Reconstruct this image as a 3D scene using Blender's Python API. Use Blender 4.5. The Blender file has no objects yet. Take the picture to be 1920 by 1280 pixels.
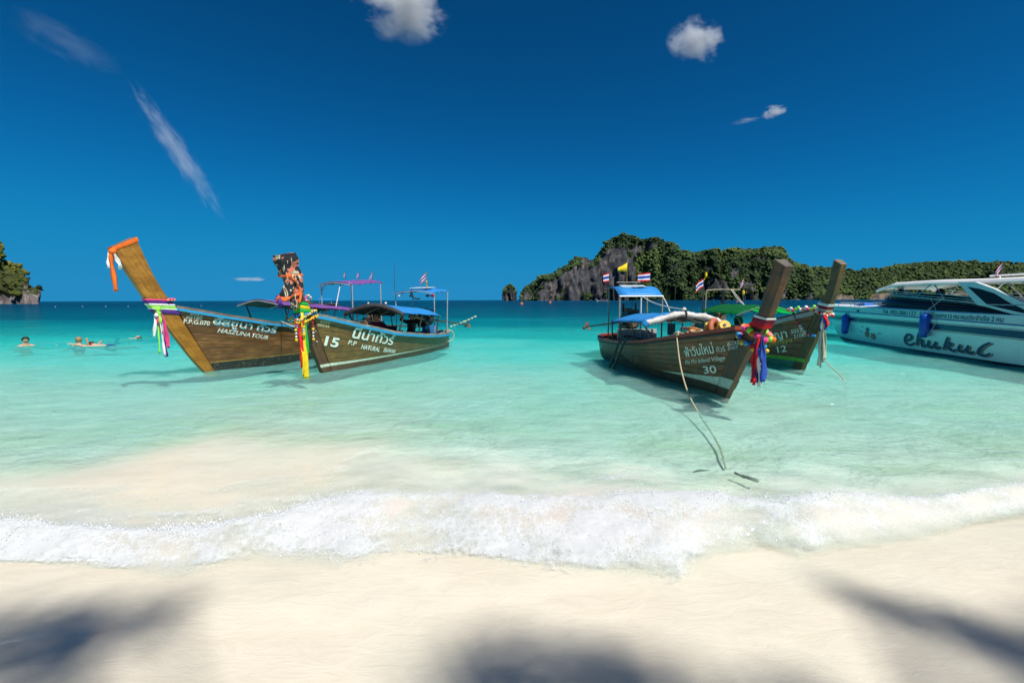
import bpy, bmesh, math, random
import numpy as np
from mathutils import Vector, Matrix

random.seed(7)
RNG = np.random.default_rng(11)
scene = bpy.context.scene
COL = scene.collection
R = math.radians

# ------------------------------------------------------------------ camera
cam_data = bpy.data.cameras.new("camera")
cam_data.sensor_width = 36.0
cam_data.lens = 16.0
cam_data.clip_start = 0.05
cam_data.clip_end = 80000.0
cam = bpy.data.objects.new("camera", cam_data)
COL.objects.link(cam)
cam.matrix_world = Matrix.Translation((0, 0, 1.6)) @ Matrix.Rotation(R(84.8), 4, 'X') @ Matrix.Rotation(R(-0.17), 4, 'Z')
scene.camera = cam

# ------------------------------------------------------------------ sky and sun
SUN_EL, SUN_AZ = R(57.0), R(140.0)          # azimuth measured from +Y towards +X
SUN = Vector((math.sin(SUN_AZ) * math.cos(SUN_EL), math.cos(SUN_AZ) * math.cos(SUN_EL), math.sin(SUN_EL)))
world = bpy.data.worlds.new("World")
scene.world = world
world.use_nodes = True
wn, wl = world.node_tree.nodes, world.node_tree.links
bg = wn["Background"]
sky_tex = wn.new("ShaderNodeTexSky")
sky_tex.sky_type = 'NISHITA'
sky_tex.sun_disc = False
sky_tex.sun_elevation = SUN_EL
sky_tex.sun_rotation = SUN_AZ
sky_tex.altitude = 0.0
sky_tex.air_density = 0.45
sky_tex.dust_density = 0.0
sky_tex.ozone_density = 10.0
tint = wn.new("ShaderNodeMix")
tint.data_type = 'RGBA'
tint.blend_type = 'MULTIPLY'
tint.inputs['Factor'].default_value = 1.0
tint.inputs[7].default_value = (0.05, 0.74, 0.69, 1)      # polarising-filter look of the photograph
gam = wn.new("ShaderNodeGamma")
gam.inputs[1].default_value = 1.3
wl.new(sky_tex.outputs[0], gam.inputs[0])
wl.new(gam.outputs[0], tint.inputs[6])
# soft shoulder per channel, so the horizon keeps its deep colour as in the photograph
sep = wn.new("ShaderNodeSeparateColor")
wl.new(tint.outputs[2], sep.inputs[0])
cmb = wn.new("ShaderNodeCombineColor")
def wmath(op, a, b):
    n = wn.new("ShaderNodeMath")
    n.operation = op
    for i, q in enumerate((a, b)):
        if isinstance(q, (int, float)):
            n.inputs[i].default_value = q
        else:
            wl.new(q, n.inputs[i])
    return n.outputs[0]
for i, lim in enumerate((0.15, 1.95, 4.1)):
    q = wmath('POWER', wmath('DIVIDE', sep.outputs[i], lim), 3.0)
    q = wmath('POWER', wmath('ADD', q, 1.0), 1 / 3)
    wl.new(wmath('DIVIDE', sep.outputs[i], q), cmb.inputs[i])
wl.new(cmb.outputs[0], bg.inputs[0])
bg.inputs[1].default_value = 0.108

sun_data = bpy.data.lights.new("sun", 'SUN')
sun_data.energy = 4.75
sun_data.angle = R(1.0)
sun_data.color = (1.0, 0.955, 0.88)
sun = bpy.data.objects.new("sun", sun_data)
COL.objects.link(sun)
sun.location = (20, 20, 60)
sun.rotation_euler = SUN.to_track_quat('Z', 'Y').to_euler()

vs = scene.view_settings
vs.view_transform = 'Standard'
vs.look = 'None'
vs.exposure = 0.3
vs.gamma = 1.0
vs.use_curve_mapping = False
scene.render.engine = 'CYCLES'
cy = scene.cycles
cy.max_bounces = 10
cy.diffuse_bounces = 4
cy.glossy_bounces = 3
cy.transmission_bounces = 4
cy.transparent_max_bounces = 24
cy.volume_bounces = 1
cy.volume_max_steps = 96
cy.volume_step_rate = 1.0
cy.caustics_reflective = False
cy.caustics_refractive = False
cy.sample_clamp_indirect = 6.0
cy.use_denoising = True

# ------------------------------------------------------------------ numeric helpers
def interp(x, T):
    if x <= T[0][0]:
        return T[0][1]
    for (a, b), (c, d) in zip(T, T[1:]):
        if x <= c:
            return b + (d - b) * (x - a) / (c - a)
    return T[-1][1]

def npi(x, T):
    return np.interp(x, [t[0] for t in T], [t[1] for t in T])

def sstep(a, b, x):
    t = np.clip((x - a) / (b - a), 0, 1)
    return t * t * (3 - 2 * t)

def _hash(ix, iy, iz, seed):
    h = (ix.astype(np.int64) * 374761393 + iy.astype(np.int64) * 668265263 + iz.astype(np.int64) * 2147483647 + seed * 974711) & 0xffffffff
    h = ((h ^ (h >> 13)) * 1274126177) & 0xffffffff
    h = h ^ (h >> 16)
    return (h & 0xffff) / 32767.5 - 1.0

def vnoise(x, y, z=0.0, seed=0):
    x, y, z = np.broadcast_arrays(np.asarray(x, float), np.asarray(y, float), np.asarray(z, float))
    ix, iy, iz = np.floor(x), np.floor(y), np.floor(z)
    fx, fy, fz = x - ix, y - iy, z - iz
    ux, uy, uz = (f * f * f * (f * (f * 6 - 15) + 10) for f in (fx, fy, fz))
    out = 0
    for dx in (0, 1):
        for dy in (0, 1):
            for dz in (0, 1):
                w = (ux if dx else 1 - ux) * (uy if dy else 1 - uy) * (uz if dz else 1 - uz)
                out = out + w * _hash(ix + dx, iy + dy, iz + dz, seed)
    return out

def fbm(x, y, z=0.0, oct=4, seed=0, gain=0.5):
    s, a, f = 0, 1.0, 1.0
    for i in range(oct):
        s = s + a * vnoise(np.asarray(x) * f, np.asarray(y) * f, np.asarray(z) * f, seed + i * 17)
        a *= gain
        f *= 2.03
    return s

# ------------------------------------------------------------------ object helpers
def put(o, parent=None, label=None, cat=None, group=None, kind=None):
    if o.name not in COL.objects:
        COL.objects.link(o)
    if parent is not None:
        o.parent = parent
    if label:
        o["label"] = label
    if cat:
        o["category"] = cat
    if group:
        o["group"] = group
    if kind:
        o["kind"] = kind
    return o

def empty(name, loc=(0, 0, 0), rz=0.0, label=None, cat=None, group=None, parent=None):
    o = bpy.data.objects.new(name, None)
    o.empty_display_size = 0.3
    o.location = loc
    o.rotation_euler = (0, 0, rz)
    return put(o, parent, label, cat, group)

def np_mesh(name, V, F, smooth=True):
    """V (n,3), F (m,k) with k = 3 or 4"""
    V = np.asarray(V, dtype=np.float32)
    F = np.asarray(F, dtype=np.int32)
    me = bpy.data.meshes.new(name)
    me.vertices.add(len(V))
    me.vertices.foreach_set("co", V.ravel())
    k = F.shape[1]
    me.loops.add(F.size)
    me.loops.foreach_set("vertex_index", F.ravel())
    me.polygons.add(len(F))
    me.polygons.foreach_set("loop_start", np.arange(0, F.size, k, dtype=np.int32))
    me.polygons.foreach_set("loop_total", np.full(len(F), k, dtype=np.int32))
    me.update(calc_edges=True)
    if smooth:
        me.polygons.foreach_set("use_smooth", np.ones(len(F), dtype=bool))
    me.validate()
    return me

def grid_faces(nr, nc):
    i = np.arange(nr - 1)[:, None] * nc + np.arange(nc - 1)[None, :]
    i = i.ravel()
    return np.stack([i, i + 1, i + nc + 1, i + nc], axis=1)

def attr(me, name, vals):
    a = me.attributes.new(name, 'FLOAT', 'POINT')
    a.data.foreach_set("value", np.asarray(vals, dtype=np.float32).ravel())

class MB:
    """collects shapes, then builds one mesh object"""
    def __init__(s):
        s.v, s.f, s.m = [], [], []
        s.mi = 0
    def add(s, vs, fs):
        b = len(s.v)
        s.v += [tuple(p) for p in vs]
        s.f += [tuple(b + i for i in f) for f in fs]
        s.m += [s.mi] * len(fs)
        return s
    def box(s, c, d, rz=0.0, taper=1.0):
        x, y, z = d[0] / 2, d[1] / 2, d[2] / 2
        ca, sa = math.cos(rz), math.sin(rz)
        vs = []
        for k, t in ((-z, 1.0), (z, taper)):
            for i, j in ((-x, -y), (x, -y), (x, y), (-x, y)):
                i, j = i * t, j * t
                vs.append((c[0] + i * ca - j * sa, c[1] + i * sa + j * ca, c[2] + k))
        return s.add(vs, [(3, 2, 1, 0), (4, 5, 6, 7), (0, 1, 5, 4), (1, 2, 6, 5), (2, 3, 7, 6), (3, 0, 4, 7)])
    def tube(s, pts, r, n=8, caps=True, flat=1.0):
        pts = [Vector(p) for p in pts]
        rs = r if isinstance(r, (list, tuple)) else [r] * len(pts)
        vs, fs = [], []
        up = Vector((0, 0, 1))
        last = None
        for i, p in enumerate(pts):
            t = (pts[min(i + 1, len(pts) - 1)] - pts[max(i - 1, 0)])
            t = t.normalized() if t.length > 1e-9 else Vector((0, 0, 1))
            if last is None:
                a = t.cross(up) if abs(t.z) < 0.95 else t.cross(Vector((1, 0, 0)))
            else:
                a = last - t * last.dot(t)
            a.normalize()
            last = a
            b = t.cross(a)
            for k in range(n):
                q = 2 * math.pi * k / n
                vs.append(p + a * math.cos(q) * rs[i] + b * math.sin(q) * rs[i] * flat)
        for i in range(len(pts) - 1):
            for k in range(n):
                k2 = (k + 1) % n
                fs.append((i * n + k, i * n + k2, (i + 1) * n + k2, (i + 1) * n + k))
        if caps:
            fs.append(tuple(reversed(range(n))))
            fs.append(tuple((len(pts) - 1) * n + k for k in range(n)))
        return s.add(vs, fs)
    def sphere(s, c, r, n=10, m=6, sc=(1, 1, 1)):
        vs, fs = [], []
        for i in range(m + 1):
            t = math.pi * i / m
            for k in range(n):
                q = 2 * math.pi * k / n
                vs.append((c[0] + r * sc[0] * math.sin(t) * math.cos(q), c[1] + r * sc[1] * math.sin(t) * math.sin(q), c[2] + r * sc[2] * math.cos(t)))
        for i in range(m):
            for k in range(n):
                k2 = (k + 1) % n
                fs.append((i * n + k, (i + 1) * n + k, (i + 1) * n + k2, i * n + k2))
        return s.add(vs, fs)
    def torus(s, c, R0, r, axis=(0, 0, 1), n=20, m=7, a0=0, a1=360):
        ax = Vector(axis).normalized()
        e = ax.orthogonal().normalized()
        g = ax.cross(e)
        pts = []
        for i in range(n + 1):
            q = R(a0 + (a1 - a0) * i / n)
            pts.append(Vector(c) + e * R0 * math.cos(q) + g * R0 * math.sin(q))
        return s.tube(pts, r, m, caps=(a1 - a0) < 360)
    def sheet(s, rows, th=0.0):
        """grid of points; th > 0 makes it a solid slab thickened along the grid normal"""
        nr, nc = len(rows), len(rows[0])
        P = [[Vector(p) for p in r] for r in rows]
        if th == 0:
            return s.add([p for r in P for p in r], [(i * nc + j, i * nc + j + 1, (i + 1) * nc + j + 1, (i + 1) * nc + j) for i in range(nr - 1) for j in range(nc - 1)])
        top, bot = [], []
        for i in range(nr):
            for j in range(nc):
                a = P[min(i + 1, nr - 1)][j] - P[max(i - 1, 0)][j]
                b = P[i][min(j + 1, nc - 1)] - P[i][max(j - 1, 0)]
                n = a.cross(b)
                n = n.normalized() if n.length > 1e-12 else Vector((0, 0, 1))
                top.append(P[i][j] + n * th / 2)
                bot.append(P[i][j] - n * th / 2)
        N = nr * nc
        fs = []
        for i in range(nr - 1):
            for j in range(nc - 1):
                a, b, c, d = i * nc + j, i * nc + j + 1, (i + 1) * nc + j + 1, (i + 1) * nc + j
                fs += [(d, c, b, a), (N + a, N + b, N + c, N + d)]
        for j in range(nc - 1):
            a, b = j, j + 1
            fs.append((a, b, N + b, N + a))
            a, b = (nr - 1) * nc + j, (nr - 1) * nc + j + 1
            fs.append((b, a, N + a, N + b))
        for i in range(nr - 1):
            a, b = i * nc, (i + 1) * nc
            fs.append((b, a, N + a, N + b))
            a, b = i * nc + nc - 1, (i + 1) * nc + nc - 1
            fs.append((a, b, N + b, N + a))
        return s.add(top + bot, fs)
    def build(s, name, mat, parent=None, smooth=False, **kw):
        me = bpy.data.meshes.new(name)
        me.from_pydata(s.v, [], s.f)
        for m in (mat if isinstance(mat, (list, tuple)) else [mat]):
            me.materials.append(m)
        if max(s.m, default=0) > 0:
            me.polygons.foreach_set("material_index", s.m)
        if smooth:
            me.polygons.foreach_set("use_smooth", [True] * len(me.polygons))
        me.validate()
        me.update()
        return put(bpy.data.objects.new(name, me), parent, **kw)

def spline(pts, n=8):
    """Catmull-Rom through points"""
    P = [Vector(p) for p in pts]
    P = [2 * P[0] - P[1]] + P + [2 * P[-1] - P[-2]]
    out = []
    for i in range(1, len(P) - 2):
        a, b, c, d = P[i - 1], P[i], P[i + 1], P[i + 2]
        for k in range(n):
            t = k / n
            out.append(0.5 * ((2 * b) + (c - a) * t + (2 * a - 5 * b + 4 * c - d) * t * t + (3 * b - a - 3 * c + d) * t ** 3))
    out.append(P[-2])
    return out

# ------------------------------------------------------------------ materials
def nodes_of(name):
    m = bpy.data.materials.new(name)
    m.use_nodes = True
    nt = m.node_tree
    return m, nt, nt.nodes, nt.links, nt.nodes["Principled BSDF"]

def ramp(nodes, stops):
    r = nodes.new("ShaderNodeValToRGB")
    el = r.color_ramp.elements
    while len(el) < len(stops):
        el.new(0.5)
    for e, (p, c) in zip(el, stops):
        e.position = p
        e.color = (*c, 1) if len(c) == 3 else c
    return r

def noise(nodes, links, vec, scale, detail=5, rough=0.55, dist=0.0):
    n = nodes.new("ShaderNodeTexNoise")
    n.inputs['Scale'].default_value = scale
    n.inputs['Detail'].default_value = detail
    n.inputs['Roughness'].default_value = rough
    n.inputs['Distortion'].default_value = dist
    if vec is not None:
        links.new(vec, n.inputs['Vector'])
    return n

def mapping(nodes, links, vec, scale=(1, 1, 1), rot=(0, 0, 0)):
    m = nodes.new("ShaderNodeMapping")
    m.inputs['Scale'].default_value = scale
    m.inputs['Rotation'].default_value = rot
    links.new(vec, m.inputs['Vector'])
    return m

def math_n(nodes, links, op, a, b=None, clamp=False):
    n = nodes.new("ShaderNodeMath")
    n.operation = op
    n.use_clamp = clamp
    for i, q in enumerate((a, b)):
        if q is None:
            continue
        if isinstance(q, (int, float)):
            n.inputs[i].default_value = q
        else:
            links.new(q, n.inputs[i])
    return n.outputs[0]

def bump(nodes, links, height, strength, dist, normal=None):
    b = nodes.new("ShaderNodeBump")
    b.inputs['Strength'].default_value = strength
    b.inputs['Distance'].default_value = dist
    links.new(height, b.inputs['Height'])
    if normal is not None:
        links.new(normal, b.inputs['Normal'])
    return b.outputs[0]

_cache = {}
def paint(name, c, rough=0.5, vary=0.18, scale=6.0, metal=0.0, bstr=0.15, stretch=(1, 1, 1), wear=None, spec=0.5, bdist=0.01):
    """plain painted / cloth / metal surface with mottling and fine relief"""
    if name in _cache:
        return _cache[name]
    m, nt, N, L, B = nodes_of(name)
    tc = N.new("ShaderNodeTexCoord")
    mp = mapping(N, L, tc.outputs['Object'], stretch)
    n1 = noise(N, L, mp.outputs[0], scale, 6, 0.6)
    lo = tuple(max(0, q * (1 - vary)) for q in c)
    hi = tuple(min(1, q * (1 + vary)) for q in c)
    rp = ramp(N, [(0.3, lo), (0.7, hi)])
    L.new(n1.outputs['Fac'], rp.inputs[0])
    col = rp.outputs[0]
    if wear:
        n2 = noise(N, L, mp.outputs[0], scale * 3.1, 8, 0.7)
        wr = ramp(N, [(0.56, (0, 0, 0)), (0.66, (1, 1, 1))])
        L.new(n2.outputs['Fac'], wr.inputs[0])
        mx = N.new("ShaderNodeMix")
        mx.data_type = 'RGBA'
        L.new(wr.outputs[0], mx.inputs['Factor'])
        L.new(col, mx.inputs[6])
        mx.inputs[7].default_value = (*wear, 1)
        col = mx.outputs[2]
    L.new(col, B.inputs['Base Color'])
    B.inputs['Roughness'].default_value = rough
    B.inputs['Metallic'].default_value = metal
    B.inputs['Specular IOR Level'].default_value = spec
    n3 = noise(N, L, mp.outputs[0], scale * 9, 4, 0.6)
    L.new(bump(N, L, n3.outputs['Fac'], bstr, bdist), B.inputs['Normal'])
    _cache[name] = m
    return m

def wood(name, dark, mid, light, rough=0.45, stain=None, spec=0.5, grain=(0.9, 6, 16), moss=None, mossamt=0.6, along=None):
    """weathered varnished timber, grain along local X, each plank a little different"""
    if name in _cache:
        return _cache[name]
    m, nt, N, L, B = nodes_of(name)
    tc = N.new("ShaderNodeTexCoord")
    oi = N.new("ShaderNodeObjectInfo")
    off = N.new("ShaderNodeVectorMath")
    off.operation = 'ADD'
    L.new(tc.outputs['Object'], off.inputs[0])
    sc = math_n(N, L, 'MULTIPLY', oi.outputs['Random'], 40.0)
    L.new(sc, off.inputs[1])
    src = off.outputs[0]
    if along is not None:                     # turn the grain along a raked timber
        src = mapping(N, L, src, (1, 1, 1), (0, along, 0)).outputs[0]
    mp = mapping(N, L, src, grain)
    n1 = noise(N, L, mp.outputs[0], 2.2, 9, 0.68, 0.6)
    rp = ramp(N, [(0.28, dark), (0.5, mid), (0.74, light)])
    L.new(n1.outputs['Fac'], rp.inputs[0])
    # per-plank brightness
    val = N.new("ShaderNodeHueSaturation")
    L.new(rp.outputs[0], val.inputs['Color'])
    v = math_n(N, L, 'MULTIPLY_ADD', oi.outputs['Random'], 0.24)
    v.node.inputs[2].default_value = 0.88
    L.new(v, val.inputs['Value'])
    col = val.outputs[0]
    # blotchy stains
    n2 = noise(N, L, mapping(N, L, tc.outputs['Object'], (1.2, 1.2, 2.6)).outputs[0], 1.9, 6, 0.62)
    sr = ramp(N, [(0.42, (1, 1, 1)), (0.62, (0, 0, 0))])
    L.new(n2.outputs['Fac'], sr.inputs[0])
    st = N.new("ShaderNodeMix")
    st.data_type = 'RGBA'
    sf = math_n(N, L, 'MULTIPLY', sr.outputs[0], 0.65)
    L.new(sf, st.inputs['Factor'])
    L.new(col, st.inputs[6])
    st.inputs[7].default_value = (*(stain or dark), 1)
    col = st.outputs[2]
    if moss:
        n4 = noise(N, L, mapping(N, L, tc.outputs['Object'], (1.4, 1.4, 1.4)).outputs[0], 2.7, 7, 0.65)
        mr = ramp(N, [(0.5, (0, 0, 0)), (0.66, (1, 1, 1))])
        L.new(n4.outputs['Fac'], mr.inputs[0])
        mm = N.new("ShaderNodeMix")
        mm.data_type = 'RGBA'
        L.new(math_n(N, L, 'MULTIPLY', mr.outputs[0], mossamt), mm.inputs['Factor'])
        L.new(col, mm.inputs[6])
        mm.inputs[7].default_value = (*moss, 1)
        col = mm.outputs[2]
    L.new(col, B.inputs['Base Color'])
    rr = ramp(N, [(0.3, (rough - .12,) * 3), (0.7, (rough + .2,) * 3)])
    L.new(n2.outputs['Fac'], rr.inputs[0])
    L.new(rr.outputs[0], B.inputs['Roughness'])
    B.inputs['Specular IOR Level'].default_value = spec
    L.new(bump(N, L, n1.outputs['Fac'], 0.35, 0.012), B.inputs['Normal'])
    _cache[name] = m
    return m

# ================================================================== SETTING
# ---- shape of the sea bed, the swash and the small breaking wave (metres; y grows seawards)
YS = [(-30, 3.9), (-4.7, 4.05), (-4.1, 4.47), (-3.6, 5.2), (-2.4, 5.0), (-1.55, 4.97), (-.9, 4.64), (-.3, 4.3), (.42, 3.87), (1.05, 3.6), (2.4, 3.65), (4.5, 3.87), (30, 4.2)]
DEP = [(-12, -1.3), (-6, -.42), (-4, -.16), (-3, -.055), (-2, -.012), (-1.2, .012), (-.6, .03), (-.15, .06), (.2, .14), (.6, .23), (1.5, .31), (3, .38), (5, .5), (10, .95), (14, 1.2), (18, 1.55), (22, 2.1), (26, 2.8), (31, 3.6), (45, 5.2), (71, 7.5), (300, 16), (2000, 30), (40000, 60)]
FOOT = [(-12, 2.55), (-5, 2.62), (-3.11, 2.63), (-2.6, 2.6), (-1.91, 2.53), (-1.67, 2.65), (-1.34, 2.71), (-1.05, 2.65), (-.82, 2.77), (-.38, 2.78), (.13, 2.67), (.61, 2.64), (.98, 2.58), (1.29, 2.85), (1.62, 2.88), (1.82, 2.75), (2.11, 2.88), (2.7, 2.98), (3.48, 3.21), (3.85, 3.29), (8, 3.6), (14, 3.8)]
CREST = [(-12, 2.8), (-5, 2.86), (-3.38, 2.88), (-2.64, 2.84), (-2.32, 2.87), (-1.83, 2.94), (-1.53, 3.14), (-1.27, 3.27), (-.49, 3.36), (.15, 3.2), (.96, 3.3), (1.54, 3.25), (1.86, 3.12), (2.61, 3.36), (3.23, 3.33), (4.01, 3.53), (8, 3.85), (14, 4.05)]

def shore(x, y):
    return npi(x, YS) + 0.16 * fbm(x * 1.1, y * 1.6, 0, 4, 3) + 0.05 * fbm(x * 5 + y * 2, y * 3 - x, 0, 3, 5)

def bed_depth(x, y):
    r = y - shore(x, y)
    r = r * (1 + .12 * sstep(6, 16, r) * fbm(x * .09, y * .16, 0, 4, 13))
    d = npi(r, DEP)
    return d + np.clip(d, 0, 1) * 0.10 * fbm(x * .5, y * .5, 0, 3, 9)

def bed_seen(d):
    """depth at which the floor appears: refraction lifts it, the more so at a low angle"""
    return np.where(d < .06, d, .06 + (d - .06) * .30)

def wave_t(x, y):
    f = npi(x, FOOT)
    c = npi(x, CREST)
    return (y - f) / (c - f)

WPROF = [(-.15, 0), (0, .10), (.2, .38), (.45, .68), (.75, .94), (1, 1), (1.25, .84), (1.9, .45), (3.2, .12), (4.6, 0)]
def wave_h(x, y):
    h = 0.125 + 0.03 * fbm(x * .9, 0, 0, 3, 21)
    return h * npi(wave_t(x, y) + 0.10 * fbm(x * 3.0, y * 3.0, 0, 3, 23), WPROF)

def ripple(x, y, cell):
    """wind ripples; wavelengths finer than the local mesh spacing are left to the bump"""
    z = 0
    for wl_, amp, ang, sd in ((7.0, .030, 12, 31), (3.1, .020, -18, 32), (1.5, .022, 25, 33), (.75, .015, -8, 34), (.36, .008, 30, 35)):
        c, s = math.cos(R(ang)), math.sin(R(ang))
        u, v = x * c + y * s, -x * s + y * c
        n = vnoise(u / wl_ * 0.45, v / wl_, 0, sd) + .5 * vnoise(u / wl_ * .9 + 9, v / wl_ * 2.1, 0, sd + 40)
        z = z + amp * n * np.clip(wl_ / (3.2 * cell) - 1, 0, 1)
    return z

# ---- sand sheet: beach, swash zone and sea floor in one
def rows_geo(y0, y1, d0, g):
    ys = [y0]
    d = d0
    while ys[-1] < y1:
        ys.append(ys[-1] + d)
        d = max(d0, (ys[-1] - 0.0) * g)
    return np.array(ys)

ys = np.concatenate([np.linspace(-40, -.5, 40), rows_geo(-.4, 6.0, .06, .012), rows_geo(6.1, 30000, .1, .035)])
nc = 220
u = np.linspace(-1, 1, nc)
half = np.where(ys < 6, 14.0, 14.0 + (ys - 6) * 1.7)[:, None]
X = half * np.sign(u) * np.abs(u) ** 1.35
Y = np.repeat(ys[:, None], nc, 1)
BD = bed_depth(X, Y)
Zb = -bed_seen(BD) + 0.006 * fbm(X * 2.2, Y * 3.5, 0, 3, 51) * (Y < 40)
me = np_mesh("sand", np.stack([X, Y, Zb], -1).reshape(-1, 3), grid_faces(len(ys), nc))

m, nt, N, L, B = nodes_of("wet_sand")
tc = N.new("ShaderNodeTexCoord")
P0 = tc.outputs['Object']
n1 = noise(N, L, mapping(N, L, P0, (.9, 1.6, 1), (0, 0, .3)).outputs[0], 1.0, 5, .6, .7)
n2 = noise(N, L, mapping(N, L, P0, (3, 7, 1), (0, 0, .45)).outputs[0], 1.6, 6, .65, 1.2)
rp = ramp(N, [(.25, (.62, .555, .45)), (.55, (.71, .65, .54)), (.8, (.77, .715, .61))])
L.new(math_n(N, L, 'MULTIPLY_ADD', n1.outputs['Fac'], .6), rp.inputs[0])
rp.inputs[0].links[0].from_node.inputs[2].default_value = 0.0
ad = rp.inputs[0].links[0].from_node
L.new(math_n(N, L, 'MULTIPLY', n2.outputs['Fac'], .4), ad.inputs[2])
# green algal film in loose patches on the sea floor
n3 = noise(N, L, mapping(N, L, P0, (.45, 1.1, 1)).outputs[0], 1.0, 7, .66, .9)
gm = ramp(N, [(.47, (0, 0, 0)), (.64, (1, 1, 1))])
L.new(n3.outputs['Fac'], gm.inputs[0])
sepx = N.new("ShaderNodeSeparateXYZ")
L.new(P0, sepx.inputs[0])
deepm = N.new("ShaderNodeMapRange")
deepm.inputs[1].default_value = -.07
deepm.inputs[2].default_value = -.12
L.new(sepx.outputs[2], deepm.inputs[0])
mx = N.new("ShaderNodeMix")
mx.data_type = 'RGBA'
L.new(math_n(N, L, 'MULTIPLY', math_n(N, L, 'MULTIPLY', gm.outputs[0], deepm.outputs[0]), .42), mx.inputs['Factor'])
L.new(rp.outputs[0], mx.inputs[6])
mx.inputs[7].default_value = (.36, .50, .20, 1)
L.new(mx.outputs[2], B.inputs['Base Color'])
B.inputs['Roughness'].default_value = .55
B.inputs['Specular IOR Level'].default_value = .3
n4 = noise(N, L, P0, 190, 2, .6)
bm1 = bump(N, L, n2.outputs['Fac'], .25, .03)
L.new(bump(N, L, n4.outputs['Fac'], .25, .004, bm1), B.inputs['Normal'])
me.materials.append(m)
put(bpy.data.objects.new("beach_sand", me), kind="structure")

# ---- water sheet, from the thin swash film to the horizon
ys = np.concatenate([rows_geo(.3, 9.0, .028, .006), rows_geo(9.06, 200, .06, .011), rows_geo(203, 32000, 3, .05)])
nc = 460
u = np.linspace(-1, 1, nc)
half = (6.0 + np.maximum(ys - 1.5, 0) * 1.45)[:, None]
X = half * u
Y = np.repeat(ys[:, None], nc, 1)
cell = np.maximum(np.gradient(ys)[:, None], half * 2 / nc)
BD = bed_depth(X, Y)
Zw = ripple(X, Y, cell) * np.clip(BD * 3.0, 0.08, 1) + wave_h(X, Y)
film = -bed_seen(BD) + 0.006 * fbm(X * 2.2, Y * 3.5, 0, 3, 51) * (Y < 40) + 0.007
Zw = np.maximum(Zw, film)
me = np_mesh("water", np.stack([X, Y, Zw], -1).reshape(-1, 3), grid_faces(len(ys), nc))
attr(me, "depth", np.clip(Zw + BD, 0, 60) - np.where(Y < 4.4, wave_h(X, Y) * .75, 0))

tw = wave_t(X, Y)
wash = npi(tw, [(-.25, 0), (.0, .55), (.3, .95), (1, .95), (1.5, .6), (3, .32), (5.0, .0)]) * (Y < 8)
wash = np.clip(wash + .25 * fbm(X * 1.7, Y * 2.6, 0, 4, 83) * (wash > .02), 0, 1)
attr(me, "wash", wash)

m, nt, N, L, B = nodes_of("sea_water")
N.remove(B)
tc = N.new("ShaderNodeTexCoord")
P0 = tc.outputs['Object']
da = N.new("ShaderNodeAttribute")
da.attribute_name = "depth"
D = math_n(N, L, 'MAXIMUM', da.outputs['Fac'], 0.0)
# absorption of the water column (red goes first), one pass
comb = N.new("ShaderNodeCombineColor")
for i, k in enumerate((.95, .055, .038)):
    e = math_n(N, L, 'POWER', 2.71828, math_n(N, L, 'MULTIPLY', D, -k))
    L.new(e, comb.inputs[i])
tr = N.new("ShaderNodeBsdfTransparent")
L.new(comb.outputs[0], tr.inputs[0])
# light scattered back by the milky water itself
body = ramp(N, [(0, (.72, .88, .76)), (.04, (.52, .92, .82)), (.075, (.24, .90, .84)), (.12, (.04, .78, .77)), (.26, (.004, .30, .36)), (.45, (.001, .12, .19)), (1, (.001, .05, .11))])
L.new(math_n(N, L, 'DIVIDE', D, 10.0, True), body.inputs[0])
df = N.new("ShaderNodeSubsurfaceScattering")
df.falloff = 'BURLEY'
df.inputs['Scale'].default_value = .8
df.inputs['Radius'].default_value = (.5, 1.0, 1.0)
wa_ = N.new("ShaderNodeAttribute")
wa_.attribute_name = "wash"
wmix = N.new("ShaderNodeMix")
wmix.data_type = 'RGBA'
L.new(wa_.outputs['Fac'], wmix.inputs['Factor'])
L.new(body.outputs[0], wmix.inputs[6])
wmix.inputs[7].default_value = (.70, .68, .61, 1)          # sand and air stirred up by the wave
L.new(wmix.outputs[2], df.inputs[0])
bodyf = ramp(N, [(0, (0, 0, 0)), (.012, (0,) * 3), (.04, (.25,) * 3), (.08, (0.32,) * 3), (.18, (.40,) * 3), (.35, (.75,) * 3), (1, (.95,) * 3)])
L.new(math_n(N, L, 'DIVIDE', D, 10.0, True), bodyf.inputs[0])
mb = N.new("ShaderNodeMixShader")
L.new(math_n(N, L, 'MAXIMUM', bodyf.outputs[0], math_n(N, L, 'MULTIPLY', wa_.outputs['Fac'], .85)), mb.inputs[0])
L.new(tr.outputs[0], mb.inputs[1])
L.new(df.outputs[0], mb.inputs[2])
# ripple relief
r1 = noise(N, L, mapping(N, L, P0, (.85, 1.3, 1), (0, 0, .2)).outputs[0], 1.7, 5, .6, .8)
r2 = noise(N, L, mapping(N, L, P0, (3.0, 4.8, 1), (0, 0, -.25)).outputs[0], 1.7, 4, .6, 1.1)
r3 = noise(N, L, mapping(N, L, P0, (.06, .16, 1), (0, 0, .1)).outputs[0], 1.7, 5, .65, .4)
shal = N.new("ShaderNodeMapRange")
shal.inputs[1].default_value = .015
shal.inputs[2].default_value = .45
shal.inputs[3].default_value = .02
L.new(D, shal.inputs[0])
h = math_n(N, L, 'MULTIPLY_ADD', r2.outputs['Fac'], .22)
L.new(r1.outputs['Fac'], h.node.inputs[2])
h = math_n(N, L, 'MULTIPLY', h, shal.outputs[0])
farm = N.new("ShaderNodeMapRange")
farm.inputs[1].default_value = .5
farm.inputs[2].default_value = 2.0
L.new(D, farm.inputs[0])
nb = bump(N, L, math_n(N, L, 'MULTIPLY', r3.outputs['Fac'], farm.outputs[0]), .8, 2.2)
nb = bump(N, L, h, .95, .30, nb)
gl = N.new("ShaderNodeBsdfGlossy")
gl.inputs['Roughness'].default_value = .06
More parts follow.
